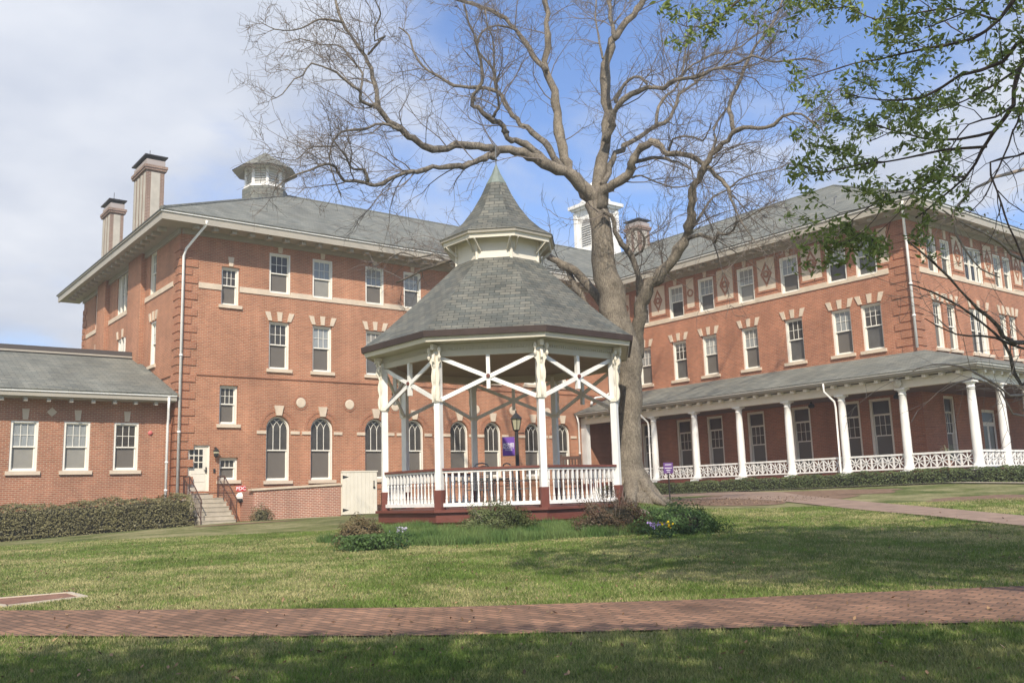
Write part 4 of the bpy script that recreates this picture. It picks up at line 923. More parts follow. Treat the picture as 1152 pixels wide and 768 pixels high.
# ------------------------------------------------------------------ entrance steps, rails, wall things
t = empty('stone_steps', (13.78, 38.5, .7), 'worn concrete entrance steps below the cream side door', 'steps')
n = 6; rz_ = (1.815-.72)/n
for i in range(n):
    mb = MB(); z1 = 1.815-i*rz_; y0 = 39.15-i*.30
    mb.box(13.02, (y0 if i else 39.15)-(0), .4, 14.56, y0+(.82 if i == 0 else .298), z1, CONC); mb.box(13.0, y0-.02, z1-.04, 14.58, y0-.0005, z1-.002, CONC); put('step', mb, t)
def iron_rail(x, label):
    t = empty('iron_railing', (x, 38.4, .9), label, 'railing', 'iron railings on the entrance steps')
    P = [(x, 39.85, 2.72), (x, 39.10, 2.72), (x, 37.62, 1.72), (x, 37.55, 1.60)]
    mb = MB(); mb.tube(P, .025, IRON, 6); mb.tube([(x, 39.85, 1.92), (x, 39.10, 1.92), (x, 37.62, .95)], .014, IRON, 4); put('handrail', mb, t)
    for y, z0, z1 in ((39.85, 1.815, 2.74), (39.10, 1.815, 2.74), (37.60, .75, 1.74)): mb = MB(); mb.tube([(x, y, z0-.1), (x, y, z1)], .022, IRON, 6); put('post', mb, t)
    for i in range(18):
        y = 39.75-i*.12
        zt = 2.72 if y > 39.1 else 2.72-(39.10-y)/1.48; zb = 1.92 if y > 39.1 else 1.92-(39.10-y)*.97/1.48
        mb = MB(); mb.tube([(x, y, zb), (x, y, zt)], .009, IRON, 4, cap=False); put('picket', mb, t)
iron_rail(13.05, 'left rusty iron railing of the entrance steps, beside the hedge'); iron_rail(14.53, 'right rusty iron railing of the entrance steps, beside the small low window')
t = empty('wall_lantern', (14.42, 40, 3.7), 'small dark lantern on the brick beside the cream door', 'wall lamp')
mb = MB(); mb.box(14.39, 39.86, 3.95, 14.45, 40, 4.0, METALD); mb.tube([(14.42, 39.86, 3.97), (14.42, 39.80, 3.92)], .015, METALD, 5); put('arm', mb, t)
mb = MB(); mb.lathe((14.42, 39.80, 3.55), [(.04, 0), (.10, .04), (.13, .26), (.15, .28), (.05, .38), (.01, .42)], METALD, 6); put('lantern_body', mb, t)
mb = MB(); mb.lathe((14.42, 39.80, 3.55), [(.095, .06), (.125, .24)], LAMPG, 6, ph=.0); mb.v = [((a-14.42)*1.04+14.42, (b-39.8)*1.04+39.8, c) for a, b, c in mb.v]; put('glass', mb, t)
def text(body, size, m, parent, loc, rot, name='lettering', ext=.004, sx=1):
    cu = bpy.data.curves.new(name, 'FONT'); cu.body = body; cu.size = size; cu.align_x = 'CENTER'; cu.align_y = 'CENTER'; cu.extrude = ext; cu.offset = size*.02; cu.materials.append(m)
    tmp = bpy.data.objects.new('tmp', cu); C.objects.link(tmp); bpy.context.view_layer.update(); me = bpy.data.meshes.new_from_object(tmp.evaluated_get(bpy.context.evaluated_depsgraph_get())); bpy.data.objects.remove(tmp); me.name = name
    if not me.materials: me.materials.append(m)
    o = bpy.data.objects.new(name, me); C.objects.link(o); o.parent = parent; po = org(parent)
    o.location = (loc[0]-po[0], loc[1]-po[1], loc[2]-po[2]); o.rotation_euler = rot; o.scale = (sx, 1, 1); return o
t = empty('wall_sign', (15.62, 39.98, 2.16), 'red FDC sign on the brick wall above the hose connection', 'sign')
mb = MB(); mb.box(15.40, 39.955, 2.07, 15.84, 39.995, 2.30, RED); put('sign_board', mb, t)
text('FDC', .21, LETTER, t, (15.62, 39.95, 2.185), (PI/2, 0, 0), sx=1.12)
t = empty('hose_connection', (15.6, 39.8, 1.7), 'white capped fire hose connection low on the brick wall under the red sign', 'hose connection')
mb = MB(); mb.lathe((15.6, 39.93, 1.86), [(.19, -.12), (.21, -.02), (.17, .08), (.10, .14), (.001, .16)], WHITE, 14); put('cover', mb, t)
mb = MB(); mb.tube([(15.62, 39.98, 1.72), (15.64, 39.78, 1.66), (15.72, 39.66, 1.55)], .07, METALD, 8); mb.tube([(15.60, 39.98, 1.72), (15.52, 39.78, 1.66), (15.50, 39.70, 1.6)], .06, METALD, 8); put('pipe', mb, t)
mb = MB(); mb.box(14.37, 39.95, 2.90, 14.45, 39.998, 3.06, METALD); o = put('keypad', mb, None); tag(o, 'small dark door keypad on the brick right of the cream door', 'keypad')
# garden wall and gate
t = empty('garden_wall', (17.7, 38.6, .8), 'low brick garden wall with stone coping in front of the arched windows', 'wall')
mb = MB(); P = [(15.62, .2), (19.76, .2), (19.76, 2.22), (15.62, 2.06)]
mb.poly([(a, 38.5, b) for a, b in P], BRKG); mb.poly([(a, 38.78, b) for a, b in P][::-1], BRKG); mb.poly([(15.62, 38.78, .2), (15.62, 38.5, .2), (15.62, 38.5, 2.06), (15.62, 38.78, 2.06)], BRKG); mb.poly([(19.76, 38.5, .2), (19.76, 38.78, .2), (19.76, 38.78, 2.22), (19.76, 38.5, 2.22)], BRKG)
mb.box(15.62, 38.78, .2, 15.9, 39.995, 2.05, BRKG); put('brickwork', mb, t)
mb = MB(); mb.bar((15.50, 38.64, 2.10), (19.78, 38.64, 2.265), .42, .09, STONE); put('coping', mb, t)
t = empty('wooden_gate', (20.7, 38.5, .8), 'tall cream painted plank gate with black hinges beside the garden wall', 'gate')
n = 9
for i in range(n): mb = MB(); w_ = 1.80/n; mb.box(19.82+i*w_+.004, 38.45, .88, 19.82+(i+1)*w_-.004, 38.50, 2.80, CREAM2); put('plank', mb, t)
mb = MB(); mb.box(19.80, 38.505, .86, 21.66, 38.56, 2.84, CREAM2); mb.box(19.79, 38.43, 2.80, 21.67, 38.50, 2.86, CREAM2); put('frame', mb, t)
for z in (1.08, 2.58): mb = MB(); mb.poly([(19.84, 38.44, z-.08), (20.15, 38.44, z), (19.84, 38.44, z+.08)], METALD); put('hinge', mb, t)
mb = MB(); mb.box(21.44, 38.42, 2.08, 21.48, 38.449, 2.4, METALD); mb.box(21.42, 38.41, 2.04, 21.52, 38.449, 2.12, METALD); put('latch', mb, t)

# ------------------------------------------------------------------ lamp post, banner, sign, misc
bx, by = XY(33, .06); bz = H(bx, by)
t = empty('lamp_post', (bx, by, bz), 'dark lamp post with glazed lantern and purple banner behind the gazebo', 'street lamp')
mb = MB(); mb.lathe((bx, by, bz), [(.20, 0), (.20, .12), (.13, .2), (.11, .6), (.075, .7), (.06, 2.9), (.09, 2.94), (.05, 3.0)], METALD, 12); put('pole', mb, t)
lz = 3.80
mb = MB(); mb.lathe((bx, by, lz), [(.05, -.02), (.11, .02), (.12, .05)], METALD, 6); mb.lathe((bx, by, lz), [(.23, .44), (.21, .48), (.07, .62), (.03, .66), (.03, .74)], METALD, 6)
for k in range(6): a = k*PI/3; mb.tube([(bx+.12*math.cos(a), by+.12*math.sin(a), lz+.04), (bx+.20*math.cos(a), by+.20*math.sin(a), lz+.45)], .014, METALD, 4)
ln = put('lantern_frame', mb, t); mb = MB(); mb.lathe((bx, by, lz), [(.105, .05), (.18, .44)], LAMPG, 6); put('lantern_glass', mb, ln)
d = rt
mb = MB()
for z in (3.60, 2.93): a = Vector((bx, by, z)); mb.tube([a, a-d*.52], .012, METALD, 5)
mb.tube([Vector((bx, by, 3.72)), Vector((bx, by, 3.72))+d*.28], .018, METALD, 5); put('banner_arm', mb, t)
bc = Vector((bx, by, 3.265))-d*.30; t = empty('purple_banner', tuple(bc), 'purple hanging banner with white lettering on the lamp post', 'banner')
nb = Vector((-cA, -sA, 0)); mb = MB(); P = [bc-d*.22+Vector((0, 0, -.33)), bc+d*.22+Vector((0, 0, -.33)), bc+d*.22+Vector((0, 0, .33)), bc-d*.22+Vector((0, 0, .33))]; mb.slab(P, .012, PURPLE); put('cloth', mb, t)
rot = (PI/2, 0, AZ-PI/2)
for s_, sz, dz in (('AGNES', .125, .07), ('SCOTT', .125, -.04), ('COLLEGE', .06, -.13)): q = bc+nb*.018+Vector((0, 0, dz)); text(s_, sz, LETTER, t, q, rot)
sx_, sy_ = XY(31, 5.10); sz_ = H(sx_, sy_); t = empty('yard_sign', (sx_, sy_, sz_), 'small purple sign on a dark stake in front of the porch hedge', 'sign')
c_ = Vector((sx_, sy_, 2.28)); mb = MB(); P = [c_-d*.16+Vector((0, 0, -.18)), c_+d*.16+Vector((0, 0, -.18)), c_+d*.16+Vector((0, 0, .18)), c_-d*.16+Vector((0, 0, .18))]; mb.slab(P, .02, PURPS); put('sign_board', mb, t)
mb = MB()
for z, w_ in ((.11, .11), (.0, .12), (-.07, .07), (-.13, .05)): q = c_+nb*.024+Vector((0, 0, z)); mb.bar(q-d*w_, q+d*w_, .004, .018, LETTER)
put('printed_lines', mb, t); mb = MB(); mb.tube([(sx_, sy_, sz_-.1), (sx_, sy_, 2.10)], .022, METALD, 6); put('stake', mb, t)
# potted plant on the porch
px_, py_ = 37.2, 18.9; t = empty('potted_plant', (px_, py_, 2.03), 'spiky potted plant behind the porch railing near the corner column', 'plant')
mb = MB(); mb.lathe((px_, py_, 2.03), [(.13, 0), (.2, .3), (.22, .32), (.19, .33)], mat('terracotta', (.30, .13, .07), .8), 14); put('pot', mb, t)
mb = MB()
for i in range(26):
    a = i*2.4; r = .3+.25*random.random(); h = .35+.4*random.random(); mb.tube([(px_, py_, 2.33), (px_+r*.4*math.cos(a), py_+r*.4*math.sin(a), 2.33+h), (px_+r*math.cos(a), py_+r*math.sin(a), 2.33+h*.9)], [.014, .012, .003], mat('pale_frond', (.24, .26, .16), .6) if i == 0 else bpy.data.materials['pale_frond'], 4)
put('leaves', mb, t)
# kerbed square bed in the lawn, left
c4 = [hit(-45, 677), hit(80, 666.8), hit(99, 671.5), hit(4, 683)]
t = empty('kerbed_cover', tuple(c4[0].lerp(c4[2], .5)), 'stone edged square of bare red earth set in the lawn by the path', 'ground cover plate')
cen = (c4[0]+c4[1]+c4[2]+c4[3])/4; inn = [p.lerp(cen, .15) for p in c4]
mb = MB()
for i in range(4):
    j = (i+1) % 4; q = [c4[i], c4[j], inn[j], inn[i]]
    top = [Vector((p.x, p.y, H(p.x, p.y)+.022)) for p in q]; mb.poly(top, CONC); bot = [p-Vector((0, 0, .2)) for p in top]
    mb.poly([bot[0], bot[1], top[1], top[0]], STONE); mb.poly([bot[3], bot[2], top[2], top[3]][::-1], STONE)
put('kerb', mb, t); mb = MB(); mb.poly([Vector((p.x, p.y, H(p.x, p.y)+.012)) for p in inn], BEDS); put('earth', mb, t)
# rock by the tree
p = hit(722, 584); mb = MB(); mb.lathe((p.x, p.y, p.z-.05), [(.30, 0), (.34, .10), (.26, .22), (.12, .27), (.001, .28)], ROCK, 9)
mb.v = [(a+.04*math.sin(9*b), b+.05*math.sin(7*a), c+.03*math.sin(11*a+5*b)) for a, b, c in mb.v]; o = put('rock', mb, None, smooth=True, loc=tuple(p)); tag(o, 'rounded grey brown rock between the shrubs at the tree foot', 'rock')

# ------------------------------------------------------------------ foliage helpers
class Leaves:
    def __init__(s): s.P = []; s.S = []; s.Cc = []; s.Nn = []
    def add(s, P, S, Cc, Nn=None):
        P = np.asarray(P, float); n = len(P); s.P.append(P); s.S.append(np.broadcast_to(S, (n,)).astype(float)); s.Cc.append(np.broadcast_to(Cc, (n, 3)).astype(float))
        s.Nn.append(np.full((n, 3), np.nan) if Nn is None else np.asarray(Nn, float))
    def build(s, name, m, parent=None, asp=.55, origin=None, jit=1.0):
        P = np.concatenate(s.P); S = np.concatenate(s.S); K = np.concatenate(s.Cc); Nn = np.concatenate(s.Nn); n = len(P)
        q = rng.normal(size=(n, 3)); ok = ~np.isnan(Nn[:, 0]); q[ok] = Nn[ok]+q[ok]*.45*jit; q /= np.linalg.norm(q, axis=1)[:, None]
        a = np.cross(q, rng.normal(size=(n, 3))); a /= np.linalg.norm(a, axis=1)[:, None]; b = np.cross(q, a)
        a *= S[:, None]*.5; b *= (S*asp)[:, None]*.5
        V = np.stack([P-a, P+b*.9-a*.1, P+a, P-b*.9-a*.1], 1).reshape(-1, 3); F = np.arange(4*n).reshape(n, 4)
        K = K*(1+rng.normal(size=(n, 1))*.22); return npmesh(name, V, F, np.repeat(np.clip(K, .004, 1), 4, 0), m, parent, origin=origin)
def vnoise(x, y, s, seed):
    g = np.random.default_rng(seed).random((64, 64)); u = (x/s) % 63; v = (y/s) % 63; i = u.astype(int); j = v.astype(int); f = u-i; h = v-j; f = f*f*(3-2*f); h = h*h*(3-2*h)
    return g[i, j]*(1-f)*(1-h)+g[(i+1) % 64, j]*f*(1-h)+g[i, (j+1) % 64]*(1-f)*h+g[(i+1) % 64, (j+1) % 64]*f*h
def Hn(x, y):
    D = x*cA+y*sA; L = x*sA-y*cA; g = np.interp(L, [a for a, b in LH], [b for a, b in LH]); d = np.clip(D, -20, 21); t = np.clip((D-21)/14, 0, 1)
    z1 = .028*d+(np.clip(d, 0, 21)/21)**2*.3*(g-1.0); z2 = (.588+.3*(g-1.0))*(1-t)+g*t
    q = np.clip((5.3-np.hypot(x-15.18, y-19.98))/1.5, 0, 1)
    return np.where(D < 21, z1, z2)+.20*q*q*(3-2*q)+.24*np.exp(-((x-19.95)**2+(y-20)**2)/(2*1.5**2))
def shrub(name, cx, cy, rx, ry, h, n, size, cols, label, cat='shrub', group=None, rough=.22, seed=1, twigs=0, rot=0, zoff=0):
    z0 = H(cx, cy)+zoff; t = empty(name, (cx, cy, z0), label, cat, group); r_ = np.random.default_rng(seed)
    L = Leaves(); u = r_.normal(size=(n, 3)); u[:, 2] = np.abs(u[:, 2])*.9-.12; u /= np.linalg.norm(u, axis=1)[:, None]
    lump = 1+rough*(np.sin(u[:, 0]*5+seed)*np.cos(u[:, 1]*6+seed*2)+.6*np.sin(u[:, 2]*9+u[:, 0]*7)+.5*np.sin(u[:, 1]*13+seed))
    rad = lump*(1-.30*r_.random(n)**1.6); P = u*rad[:, None]*[rx, ry, h*.92]; cr_, sr_ = math.cos(rot), math.sin(rot); P = np.stack([P[:, 0]*cr_-P[:, 1]*sr_, P[:, 0]*sr_+P[:, 1]*cr_, P[:, 2]], 1)+[cx, cy, z0+.06*h]; P[:, 2] = np.maximum(P[:, 2], z0+.01)
    c1, c2 = np.array(cols[0]), np.array(cols[1]); k = (vnoise(P[:, 0]+5*seed, P[:, 1]+P[:, 2]*2, .18, seed)*.7+.3*r_.random(n))[:, None]
    L.add(P, size*(.7+.6*r_.random(n)), c1*(1-k)+c2*k, u); L.build('foliage', HEDGE, t)
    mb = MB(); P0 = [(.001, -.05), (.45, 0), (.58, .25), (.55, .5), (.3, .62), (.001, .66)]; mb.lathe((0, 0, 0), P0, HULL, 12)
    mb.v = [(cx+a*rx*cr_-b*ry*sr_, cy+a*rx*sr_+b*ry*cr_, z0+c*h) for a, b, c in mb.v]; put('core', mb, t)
    if twigs:
        mb = MB()
        for i in range(twigs):
            a = r_.uniform(0, 6.28); r = r_.uniform(.2, 1); q = [(cx, cy, z0)]; e = (cx+rx*r*math.cos(a)*1.1, cy+ry*r*math.sin(a)*1.1, z0+h*r_.uniform(.8, 1.3)); mb.tube([(cx+(e[0]-cx)*.3, cy+(e[1]-cy)*.3, z0), e], [.012, .005], TWIG, 3)
        put('stems', mb, t)
    return t
def hedge(name, x0, y0, x1, y1, depth, hgt, n, size, cols, label, seed, top_slope=None):
    """long clipped hedge between two ground points"""
    r_ = np.random.default_rng(seed); a = np.array([x0, y0]); b = np.array([x1, y1]); L_ = np.linalg.norm(b-a); d = (b-a)/L_; nn = np.array([d[1], -d[0]])
    t = empty(name, (x0, y0, H(x0, y0)), label, 'hedge')
    s = r_.random(n)*L_; th = r_.random(n)*PI*1.15-PI*.075; lump = 1+.10*np.sin(s*2.1+seed)+.08*np.sin(s*5.3+th*3)+.07*np.sin(s*11+th*5)+.06*r_.normal(size=n)*.6
    ex = .45; cx = np.sign(np.cos(th))*np.abs(np.cos(th))**ex; cz = np.abs(np.sin(th))**ex*np.sign(np.sin(th)); dp = 1-.25*r_.random(n)**2
    w = depth/2*cx*lump*dp; P2 = a+d*s[:, None]+nn*w[:, None]; z0 = Hn(P2[:, 0], P2[:, 1]); z = z0+np.maximum(.02, hgt*(.12+.88*np.clip(cz, 0, 1))*(1+.5*(lump-1))*(.9+.1*dp))
    low = r_.random(n) < .35; z = np.where(low, z0+r_.random(n)*hgt*.8, z); w2 = depth/2*np.sign(np.cos(th))*(1+.5*(lump-1)); P2 = np.where(low[:, None], a+d*s[:, None]+nn*w2[:, None], P2)
    P = np.stack([P2[:, 0], P2[:, 1], z], 1); c1, c2 = np.array(cols[0]), np.array(cols[1]); k = (vnoise(s, z+w*.5, .3, seed)*.65+.35*r_.random(n))[:, None]
    N3 = np.stack([nn[0]*cx, nn[1]*cx, np.clip(cz, 0, 1)], 1); L = Leaves(); L.add(P, size*(.7+.6*r_.random(n)), c1*(1-k)+c2*k, N3); L.build('foliage', HEDGE, t)
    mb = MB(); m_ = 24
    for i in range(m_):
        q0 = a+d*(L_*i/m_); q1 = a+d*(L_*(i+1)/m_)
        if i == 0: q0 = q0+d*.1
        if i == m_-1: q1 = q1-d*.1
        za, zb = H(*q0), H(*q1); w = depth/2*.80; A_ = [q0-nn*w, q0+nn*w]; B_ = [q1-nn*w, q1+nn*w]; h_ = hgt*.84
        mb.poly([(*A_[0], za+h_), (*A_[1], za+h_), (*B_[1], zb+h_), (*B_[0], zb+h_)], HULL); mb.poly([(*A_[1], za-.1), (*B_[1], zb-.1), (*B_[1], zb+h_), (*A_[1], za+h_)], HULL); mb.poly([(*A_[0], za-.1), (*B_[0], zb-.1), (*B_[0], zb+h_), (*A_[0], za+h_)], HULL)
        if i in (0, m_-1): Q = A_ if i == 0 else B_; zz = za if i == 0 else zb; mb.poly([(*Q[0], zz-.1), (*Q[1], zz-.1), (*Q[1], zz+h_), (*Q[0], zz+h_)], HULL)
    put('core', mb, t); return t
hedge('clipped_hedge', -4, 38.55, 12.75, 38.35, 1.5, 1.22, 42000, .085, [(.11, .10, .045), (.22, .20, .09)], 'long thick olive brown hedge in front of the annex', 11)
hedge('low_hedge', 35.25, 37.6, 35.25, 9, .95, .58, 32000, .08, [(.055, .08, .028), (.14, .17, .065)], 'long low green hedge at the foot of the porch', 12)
def at_ground(px, D): v = ray(px, 560); s = D/(v.x*cA+v.y*sA); return v.x*s, v.y*s
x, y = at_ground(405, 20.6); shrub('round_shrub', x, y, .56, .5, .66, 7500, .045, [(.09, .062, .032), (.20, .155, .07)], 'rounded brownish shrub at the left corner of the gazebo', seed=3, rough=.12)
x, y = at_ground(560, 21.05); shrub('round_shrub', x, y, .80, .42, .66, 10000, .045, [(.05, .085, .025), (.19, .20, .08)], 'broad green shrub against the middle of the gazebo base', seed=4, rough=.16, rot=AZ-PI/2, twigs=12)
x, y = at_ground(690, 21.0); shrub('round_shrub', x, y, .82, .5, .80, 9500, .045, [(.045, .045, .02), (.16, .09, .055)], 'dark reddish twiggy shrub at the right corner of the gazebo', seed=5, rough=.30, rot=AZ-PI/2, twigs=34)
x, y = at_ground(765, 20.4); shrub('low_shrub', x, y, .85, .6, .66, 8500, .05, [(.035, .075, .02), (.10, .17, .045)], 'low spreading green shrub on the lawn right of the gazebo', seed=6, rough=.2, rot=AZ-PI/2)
shrub('small_shrub', 15.75, 37.9, .5, .4, .70, 1600, .06, [(.10, .09, .04), (.19, .17, .08)], 'small olive shrub at the left end of the garden wall', seed=7)
shrub('small_shrub', 23.3, 38.9, .6, .5, 1.3, 2500, .07, [(.05, .06, .03), (.10, .12, .05)], 'narrow green shrub behind the gazebo right of the wooden gate', seed=8)
for i, (px, yy, col, lb, nm) in enumerate(((736, 597.5, (.42, .30, .62), 'clump of pale purple pansies on the lawn edge', 'pansy_clump'), (748, 596.5, (.75, .52, .02), 'clump of bright yellow pansies on the lawn edge', 'pansy_clump'), (452, 603, (.50, .48, .56), 'white and lilac flower clump in the bed left of the gazebo front', 'flower_clump'))):
    gx_, gy_ = at_ground(px, 19.3); p = Vector((gx_, gy_, H(gx_, gy_))); t = empty(nm, tuple(p), lb, 'flowers'); r_ = np.random.default_rng(40+i); n = 26
    P = np.stack([p.x+r_.normal(size=n)*.10, p.y+r_.normal(size=n)*.08, p.z+.22+(.14 if i == 2 else .0)+r_.random(n)*.12], 1); L = Leaves(); L.add(P, .06, np.array(col)*(.8+.4*r_.random((n, 1)))); L.build('petals', PETAL, t, asp=.9)
    P = np.stack([p.x+r_.normal(size=160)*.12, p.y+r_.normal(size=160)*.10, p.z+.02+r_.random(160)*(.24 if i < 2 else .34)], 1); L = Leaves(); L.add(P, .06, (.03, .07, .02)); L.build('leaves', HEDGE, t)

# ------------------------------------------------------------------ grass blades
def blades(name, D, L, hh, ww, cols, parent=None, lean=.5, kill=None):
    x = D*cA+L*sA; y = D*sA-L*cA; n = len(D); z = Hn(x, y)-.005
    a = rng.uniform(0, 2*PI, n); wx, wy = np.cos(a)*ww, np.sin(a)*ww; b = rng.uniform(0, 2*PI, n); ln_ = hh*lean*rng.random(n)
    base = np.stack([x, y, z], 1); V = np.empty((n, 3, 3)); V[:, 0] = base+np.stack([wx, wy, 0*x], 1); V[:, 1] = base-np.stack([wx, wy, 0*x], 1); V[:, 2] = base+np.stack([np.cos(b)*ln_, np.sin(b)*ln_, hh], 1)
    return npmesh(name, V.reshape(-1, 3), np.arange(3*n).reshape(n, 3), np.repeat(cols, 3, 0), GRASS, parent)
def path_D(poly):
    q = sorted([DL(p.x, p.y)[::-1] for p in poly]); return [a for a, b in q], [b for a, b in q]
pn, pf, sn, sf = path_D(PATH_N), path_D(PATH_F), path_D(SP_N), path_D(SP_F)
n = 620000
D = 5.2+(27-5.2)*rng.random(n)**1.25; L = (rng.random(n)*2-1)*D*.60
on = (D > np.interp(L, *pn)-.02+.05*np.sin(L*9)) & (D < np.interp(L, *pf)+.02+.05*np.sin(L*7))
x = D*cA+L*sA; y = D*sA-L*cA
on |= (D > np.interp(L, *sn)) & (D < np.interp(L, *sf)) & (L > 3.5)
on |= np.hypot(x-GX, y-GY) < 3.6
mc = hit(770, 566); u_ = (x-mc.x)*sA-(y-mc.y)*cA; v_ = (x-mc.x)*cA+(y-mc.y)*sA; on |= ((u_/5.0)**2+(v_/2.3)**2 < .9+.2*np.sin(x*5))
kx = [DL(p.x, p.y) for p in c4]; 
def inside(D, L, P):
    r = np.ones(len(D), bool); k = len(P); sg = None
    for i in range(k):
        (d0, l0), (d1, l1) = P[i], P[(i+1) % k]; c_ = (d1-d0)*(L-l0)-(l1-l0)*(D-d0); sgn = np.sign((P[(i+2) % k][1]-l0)*(d1-d0)-(P[(i+2) % k][0]-d0)*(l1-l0)); r &= c_*sgn > 0
    return r
on |= inside(D, L, kx)
D, L = D[~on], L[~on]; x = D*cA+L*sA; y = D*sA-L*cA; n = len(D)
nz_ = .34*vnoise(x+90, y+90, 1.7, 1)+.28*vnoise(x+50, y+70, .5, 2)+.22*vnoise((x+50)%9, (y+70)%9, .15, 3)+.42*(rng.random(n)-.5)+.08
tan = np.clip((nz_-.46)*3.0+.24, 0, 1)[:, None]*np.clip((D[:, None]-6.5)/3.5, .45, .88)
green = np.array([.125, .195, .038])*(1+.5*(vnoise(x+20, y+20, .6, 5)-.5))[:, None]; straw = np.array([.52, .46, .23])
cols = green*(1-tan)+straw*tan; cols *= (.75+.5*rng.random((n, 1)))
hh = (.028+.030*rng.random(n))*(1-.35*tan[:, 0])*(1+.35*np.exp(-((D-np.interp(L, *pn))/.25)**2))
o = blades('grass', D, L, hh, .0022+.00035*D, cols, lean=1.1); tag(o, kind='stuff')
# strappy bed plants round the front of the gazebo
n = 60000; a = TH+rng.uniform(.28, 2.75, n)*1.0; r = 3.50+1.75*rng.random(n)**.8*(1+.12*np.sin(a*7)); x = GX+r*np.cos(a); y = GY+r*np.sin(a); D = x*cA+y*sA; L = x*sA-y*cA
k = vnoise(x+30, y+30, .35, 9)[:, None]; cols = np.array([.075, .15, .04])*(1-k)+np.array([.18, .25, .085])*k; cols *= (.7+.6*rng.random((n, 1)))
o = blades('bed_plants', D, L, (.10+.14*rng.random(n))*(.45+.9*vnoise(x+60, y+10, .4, 10)), .010, cols, lean=.6); tag(o, kind='stuff')
x, y = at_ground(415, 19.6); n = 3600; P = np.stack([x+rng.normal(size=n)*.34*sA+rng.normal(size=n)*.22*cA, y-rng.normal(size=n)*.3*cA+rng.normal(size=n)*.2*sA, np.zeros(n)], 1); P[:, 2] = Hn(P[:, 0], P[:, 1])+rng.random(n)**.8*.30
t = empty('leafy_plant', (x, y, H(x, y)), 'bright green leafy perennial clump in the bed below the brown shrub', 'plant'); Lv = Leaves(); Lv.add(P, .075, np.array([.10, .17, .05])*(.7+.6*rng.random((n, 1)))); Lv.build('foliage', LEAF, t)
# fallen leaves and chips on the mulch
n = 1400; a = rng.uniform(0, 6.28, n); r = np.sqrt(rng.random(n)); uu, vv = 4.8*r*np.cos(a), 2.2*r*np.sin(a); x = mc.x+uu*sA+vv*cA; y = mc.y-uu*cA+vv*sA
Lv = Leaves(); Lv.add(np.stack([x, y, Hn(x, y)+.03], 1), .035+.05*rng.random(n), np.array([.20, .14, .09])*(.5+1.3*rng.random((n, 1))), np.tile([0, 0, 1.], (n, 1))); o = Lv.build('leaf_litter', HEDGE); tag(o, kind='stuff')
#PART4

n = 1500; D = 6+18*rng.random(n); L = (rng.random(n)*2-1)*D*.6; x = D*cA+L*sA; y = D*sA-L*cA; k = np.hypot(x-GX, y-GY) > 4; x, y = x[k], y[k]; n = len(x)
Lv = Leaves(); Lv.add(np.stack([x, y, Hn(x, y)+.035], 1), .03+.045*rng.random(n), np.array([.19, .12, .065])*(.5+1.2*rng.random((n, 1))), np.tile([0, 0, 1.], (n, 1))); o = Lv.build('fallen_leaves', HEDGE); tag(o, kind='stuff')
# ------------------------------------------------------------------ the big bare tree
def smooth(P, R_, step=.35):
    """Catmull-Rom through the traced points"""
    P = [np.array(p, float) for p in P]; out = []; rr = []
    for i in range(len(P)-1):
        p0, p1, p2, p3 = P[max(i-1, 0)], P[i], P[i+1], P[min(i+2, len(P)-1)]; n = max(2, int(np.linalg.norm(p2-p1)/step))
        for k in range(n):
            t = k/n; out.append(.5*((2*p1)+(-p0+p2)*t+(2*p0-5*p1+4*p2-p3)*t*t+(-p0+3*p1-3*p2+p3)*t**3)); rr.append(R_[i]*(1-t)+R_[i+1]*t)
    out.append(P[-1]); rr.append(R_[-1]); return out, rr
TD = 27.6
def trace(pts, w0, w1, d0=0., d1=0., ws=None):
    n = len(pts); P = []; Rr = []
    for i, (a, b) in enumerate(pts):
        f = i/(n-1); D = TD+d0+(d1-d0)*f; p = at(a, b, D); P.append(p); wpx = ws[i] if ws else w0+(w1-w0)*f**.8; Rr.append(wpx*D/FOC/2)
    return smooth(P, Rr)
tb = at(711, 556, TD); tbz = H(tb.x, tb.y)
BT = empty('bare_tree', (tb.x, tb.y, tbz), 'huge leafless tree with spreading twisted limbs behind the gazebo', 'tree')
def limb(name, P, Rr, m, par, n=10, wob=.09):
    mb = MB(); r_ = np.random.default_rng(len(P)+int(Rr[0]*1000)); Rj = [r*(1+wob*r_.normal()) for r in Rr]; P = [np.array(p)+(r_.normal(size=3)*min(.035, r*.35) if 0 < i < len(P)-1 else 0) for i, (p, r) in enumerate(zip(P, Rr))]; mb.tube([Vector(p) for p in P], Rj, m, n); return put(name, mb, par, smooth=True)
trunk = [(716, 574), (713, 556), (711, 540), (709, 515), (708.5, 480), (708.5, 440), (706, 410), (699, 380), (690, 345), (683, 310), (677, 274), (672, 241), (671, 222)]
tw = [66, 52, 38, 31, 27.5, 28, 33, 33, 31, 29.5, 25, 24, 25]
P, Rr = trace(trunk, 0, 0, 0, 0, tw); P[0] = P[0]; 
tk = limb('trunk', P, Rr, BARK, BT, 20, .02)
mb = MB()
for i in range(7):          # root flare
    a = i*2*PI/7+.3; c = Vector((tb.x, tb.y, tbz)); d_ = Vector((math.cos(a), math.sin(a), 0)); q = [c+d_*.25+Vector((0, 0, .75)), c+d_*.52+Vector((0, 0, .30)), c+d_*.80+Vector((0, 0, .06)), c+d_*1.25+Vector((0, 0, -.12))]
    q = [Vector((p.x, p.y, p.z)) for p in q]; mb.tube(q, [.22, .24, .16, .04], BARK, 8)
put('roots', mb, BT, smooth=True)
